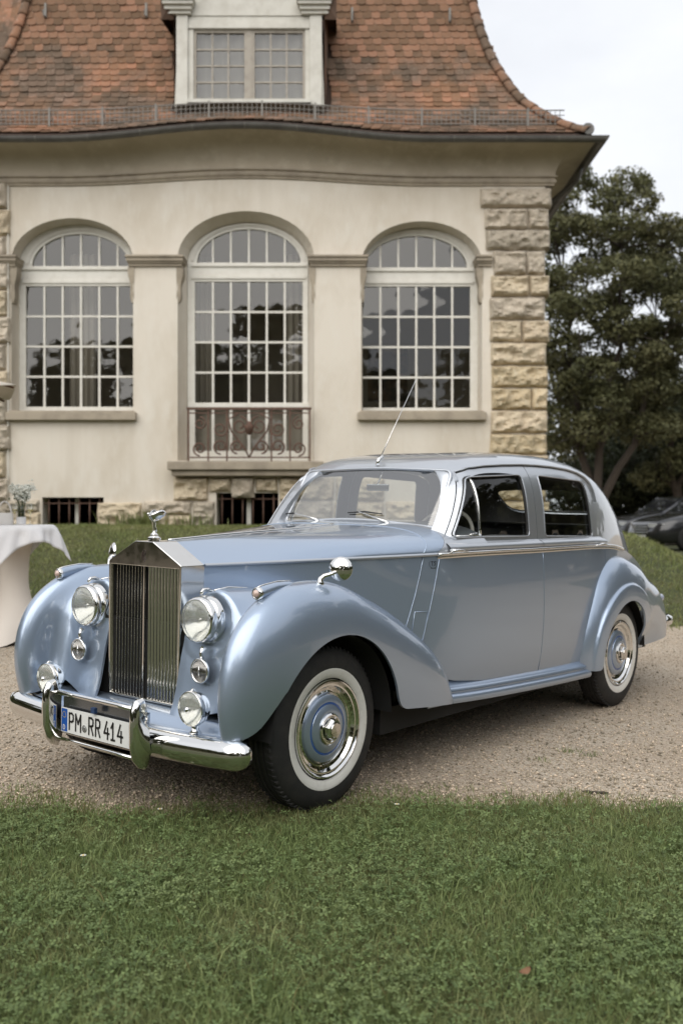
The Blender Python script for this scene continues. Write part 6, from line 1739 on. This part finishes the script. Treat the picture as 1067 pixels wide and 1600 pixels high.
def tree(name, base, height, crown, trunk_r, label, clumps_n, per, size, lm, fork=2, spread=1.0, seed=1, low=.42, group=None, lean=(0, 0)):
    r = np.random.default_rng(seed); base = np.array(base, float)
    t = empty(name, tuple(base), 0, label, 'tree', group)
    stems = []; zf_ = height * .16
    limbs = []; tips = []
    trunk_top = np.array([lean[0] * .3, lean[1] * .3, zf_])
    stems.append(([(0, 0, -.3), (0, 0, .2), tuple(trunk_top * np.array([.6, .6, .6])), tuple(trunk_top)], [trunk_r * 1.35, trunk_r * 1.1, trunk_r * .95, trunk_r * .85]))
    for k in range(fork):
        a = 2 * pi * k / fork + r.uniform(-.4, .4); p = trunk_top.copy(); pts = [tuple(p)]; rr = [trunk_r * .7]
        d = np.array([cos(a) * .32 * spread, sin(a) * .32 * spread, 1.0]); N_ = 7
        for i in range(N_):
            d = d + r.normal(0, .10, 3); d[2] = max(d[2], .5); d /= np.linalg.norm(d); p = p + d * (height * .8 / N_); pts.append(tuple(p)); rr.append(trunk_r * .7 * (1 - (i + 1) / (N_ + 1)))
            for _ in range(2):
                b = r.uniform(0, 2 * pi); L_ = crown * r.uniform(.45, .85) * (1 - .35 * i / N_); e = p + np.array([cos(b) * L_, sin(b) * L_, L_ * r.uniform(.0, .45)])
                limbs.append(([tuple(p), tuple((p + e) / 2 + np.array([0, 0, .12 * L_])), tuple(e)], [trunk_r * .28 * (1 - i / 10), trunk_r * .16, trunk_r * .05])); tips.append(e)
        stems.append((pts, rr))
    mb = MB()
    for pts, rr in stems: mb.tube(pts, rr, 10)
    mb.build('trunk', bark, t, True)['kind'] = 'stuff'
    mb = MB()
    for pts, rr in limbs: mb.tube(pts, rr, 5)
    mb.build('limbs', bark, t, True)['kind'] = 'stuff'
    cl_ = []
    for e in tips:
        if e[2] > height * low * .6: cl_.append((e, crown * r.uniform(.16, .30)))
    while len(cl_) < clumps_n:
        u = r.normal(0, 1, 3); u /= np.linalg.norm(u); u[2] = u[2] * .5 + .5 if u[2] < -.3 else u[2]
        q = u * r.uniform(.55, 1.0)**.5; c = np.array([q[0] * crown + lean[0], q[1] * crown + lean[1], height * (low + (1 - low) * .5) + q[2] * height * (1 - low) * .5])
        cl_.append((c, crown * r.uniform(.14, .27)))
    V, q = foliage(cl_, per, size, r)
    o = fast('crown', V, q, None, lm, t); o['kind'] = 'stuff'
    return t
def tz(x, y): return float(zg(x, y))
def place(px, y): return ((px - 533.5) / 1556 * y, y, tz((px - 533.5) / 1556 * y, y))
def puffy_tree(name, base, label, center, radii, npuff, pr, per, size, lm, trunk_r, stems_to, seed, group):
    """forked trunk whose limbs each carry a leafy puff, with gaps of sky between the puffs"""
    r = np.random.default_rng(seed); t = empty(name, tuple(base), 0, label, 'tree', group)
    c = np.array(center); R_ = np.array(radii); puffs = []; tries = 0
    while len(puffs) < npuff and tries < 4000:
        tries += 1; u = r.normal(0, 1, 3); u /= np.linalg.norm(u); q = c + u * R_ * r.uniform(.35, 1.0)**.5
        if u[2] < -.9: continue
        rad = r.uniform(*pr)
        if all(np.linalg.norm((q - p) * np.array([1, .7, 1.25])) > .62 * (rad + k) for p, k in puffs): puffs.append((q, rad))
    mb = MB(); fork = np.array([0, 0, base[2] * 0 + .9]); mb.tube([(0, 0, -.4), (0, 0, .25), tuple(fork)], [trunk_r * 1.35, trunk_r * 1.05, trunk_r * .95], 10)
    mb.build('trunk', bark, t, True)
    path = []
    for k, e in enumerate(stems_to):
        e = np.array(e, float); pts = [fork * .8]; N_ = 8
        for i in range(1, N_ + 1):
            w_ = i / N_; p = fork * (1 - w_) + e * w_ + np.array([r.normal(0, .12), r.normal(0, .12), 0]) + np.array([e[0], e[1], 0]) * .10 * sin(pi * w_); pts.append(p)
        rr = [trunk_r * .72 * (1 - .82 * i / N_) for i in range(N_ + 1)]; path += list(zip(pts, rr))
        mb = MB(); mb.tube([tuple(p) for p in pts], rr, 9); mb.build('stem', bark, t, True)
    mb = MB()
    for q, rad in puffs:
        p, pr_ = min((x for x in path if x[0][2] < q[2] + .2), key=lambda x: np.linalg.norm(x[0] - q), default=path[0])
        m_ = (p + q) / 2 + np.array([0, 0, .15]); mb.tube([tuple(p), tuple(m_), tuple(q)], [min(pr_ * .5, .09), .045, .012], 5)
        for _ in range(5):
            d = r.normal(0, 1, 3) * rad * .6; mb.tube([tuple(m_ * .3 + q * .7), tuple(q + d)], [.02, .006], 4)
    mb.build('limbs', bark, t, True)['kind'] = 'stuff'
    sub = []
    for q, rad in puffs:
        sub.append((q, rad * .8))
        for _ in range(9):
            u = r.normal(0, 1, 3); u /= np.linalg.norm(u); u[2] = abs(u[2]) * .9 - .15; sub.append((q + u * rad * np.array([.75, .75, .55]), rad * r.uniform(.26, .42)))
    V, q = foliage(sub, per, size, r, .7); fast('crown', V, q, None, lm, t)['kind'] = 'stuff'
b1 = place(930, 36); b2 = place(1064, 38)
leaf_o = mat('olive_leaf', (.100, .106, .048), .6, spec=.3, var=(.5, (.135, .132, .062), .42, .66), island=.35, leafy=True)
puffy_tree('broad_tree', b1, 'tall olive green tree with a forked trunk just right of the villa', (.35, 0, 7.9), (3.3, 2.4, 5.4), 54, (.75, 1.35), 620, .085, leaf_o, .25, [(-1.2, .3, 9.5), (.9, 0, 10.5), (2.4, -.3, 7.5)], 4, 'trees right of the villa')
puffy_tree('broad_tree', b2, 'rounded olive green tree at the right edge behind the black parked car', (.1, 0, 6.8), (2.8, 2.2, 5.4), 44, (.75, 1.25), 620, .085, leaf_o, .22, [(-1.0, .3, 8.5), (1.1, 0, 9.5)], 9, 'trees right of the villa')
tree('broad_tree', place(965, 46), 7.4, 3.8, .25, 'low dark tree behind the two olive trees', 70, 420, .13, leaf_b, 2, 1.2, 12, .06, 'trees right of the villa')
tree('broad_tree', place(1080, 48), 7.6, 4.0, .25, 'low dark tree at the right edge behind the parked cars', 70, 420, .13, leaf_b, 2, 1.2, 21, .06, 'trees right of the villa')
def shrub(px, y, r, h, label, seed, lm=leaf_b):
    rr = np.random.default_rng(seed); p = place(px, y); t = empty('shrub', p, 0, label, 'shrub', 'shrubs behind the parked cars')
    mb = MB()
    for k in range(5):
        a = 2 * pi * k / 5; mb.tube([(0, 0, -.1), (.3 * r * cos(a), .3 * r * sin(a), h * .4), (.6 * r * cos(a), .6 * r * sin(a), h * .75)], [.06, .04, .015], 6)
    mb.build('stems', bark, t, True)['kind'] = 'stuff'
    cl_ = [((rr.normal(0, r * .42), rr.normal(0, r * .42), rr.uniform(.1, .85) * h), r * rr.uniform(.28, .45)) for _ in range(30)]
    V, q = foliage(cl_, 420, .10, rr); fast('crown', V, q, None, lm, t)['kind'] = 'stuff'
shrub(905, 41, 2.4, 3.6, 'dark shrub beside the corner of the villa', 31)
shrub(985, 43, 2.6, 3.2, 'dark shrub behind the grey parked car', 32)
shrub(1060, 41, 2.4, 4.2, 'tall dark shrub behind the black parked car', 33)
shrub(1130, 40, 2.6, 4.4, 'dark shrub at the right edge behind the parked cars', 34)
# wood across the drive, behind the photographer: it stands in the paint, the chrome and the window panes
rr = np.random.default_rng(77); cl_ = []
hwood = spl([-20, -16, -13, -10, -7, -3, 0, 3, 6, 10, 20], [7, 8, 14, 11, 15, 15, 9, 11.5, 10, 7, 7])
for k in range(70):
    a = radians(-68 + 298 * k / 69 + rr.uniform(-2, 2)) - pi / 2 * 0
    R_ = rr.uniform(20, 30); bx0, by0 = R_ * cos(-a) * 1.15 , R_ * sin(-a) - 2
    if by0 > 4 and abs(bx0) < 9 + by0 * .45: continue
    H_ = rr.uniform(.85, 1.12) * float(hwood(bx0)) if by0 < -12 and abs(bx0) < 20 else (rr.uniform(9, 13.5) if bx0 > 12 else rr.uniform(5, 8.5))
    for _ in range(15): cl_.append(((bx0 + rr.normal(0, 1.7), by0 + rr.normal(0, 1.7), H_ * rr.uniform(.04, .95)), rr.uniform(1.2, 2.2)))
V, q = foliage(cl_, 55, .47, rr)
tag(fast('wood', V, q, None, mat('wood_leaf', (.115, .125, .055), .6, spec=.3, var=(.4, (.15, .15, .07), .42, .66), island=.35, leafy=True)), 'wood across the drive seen only as reflections in the car', 'wood', kind='stuff')
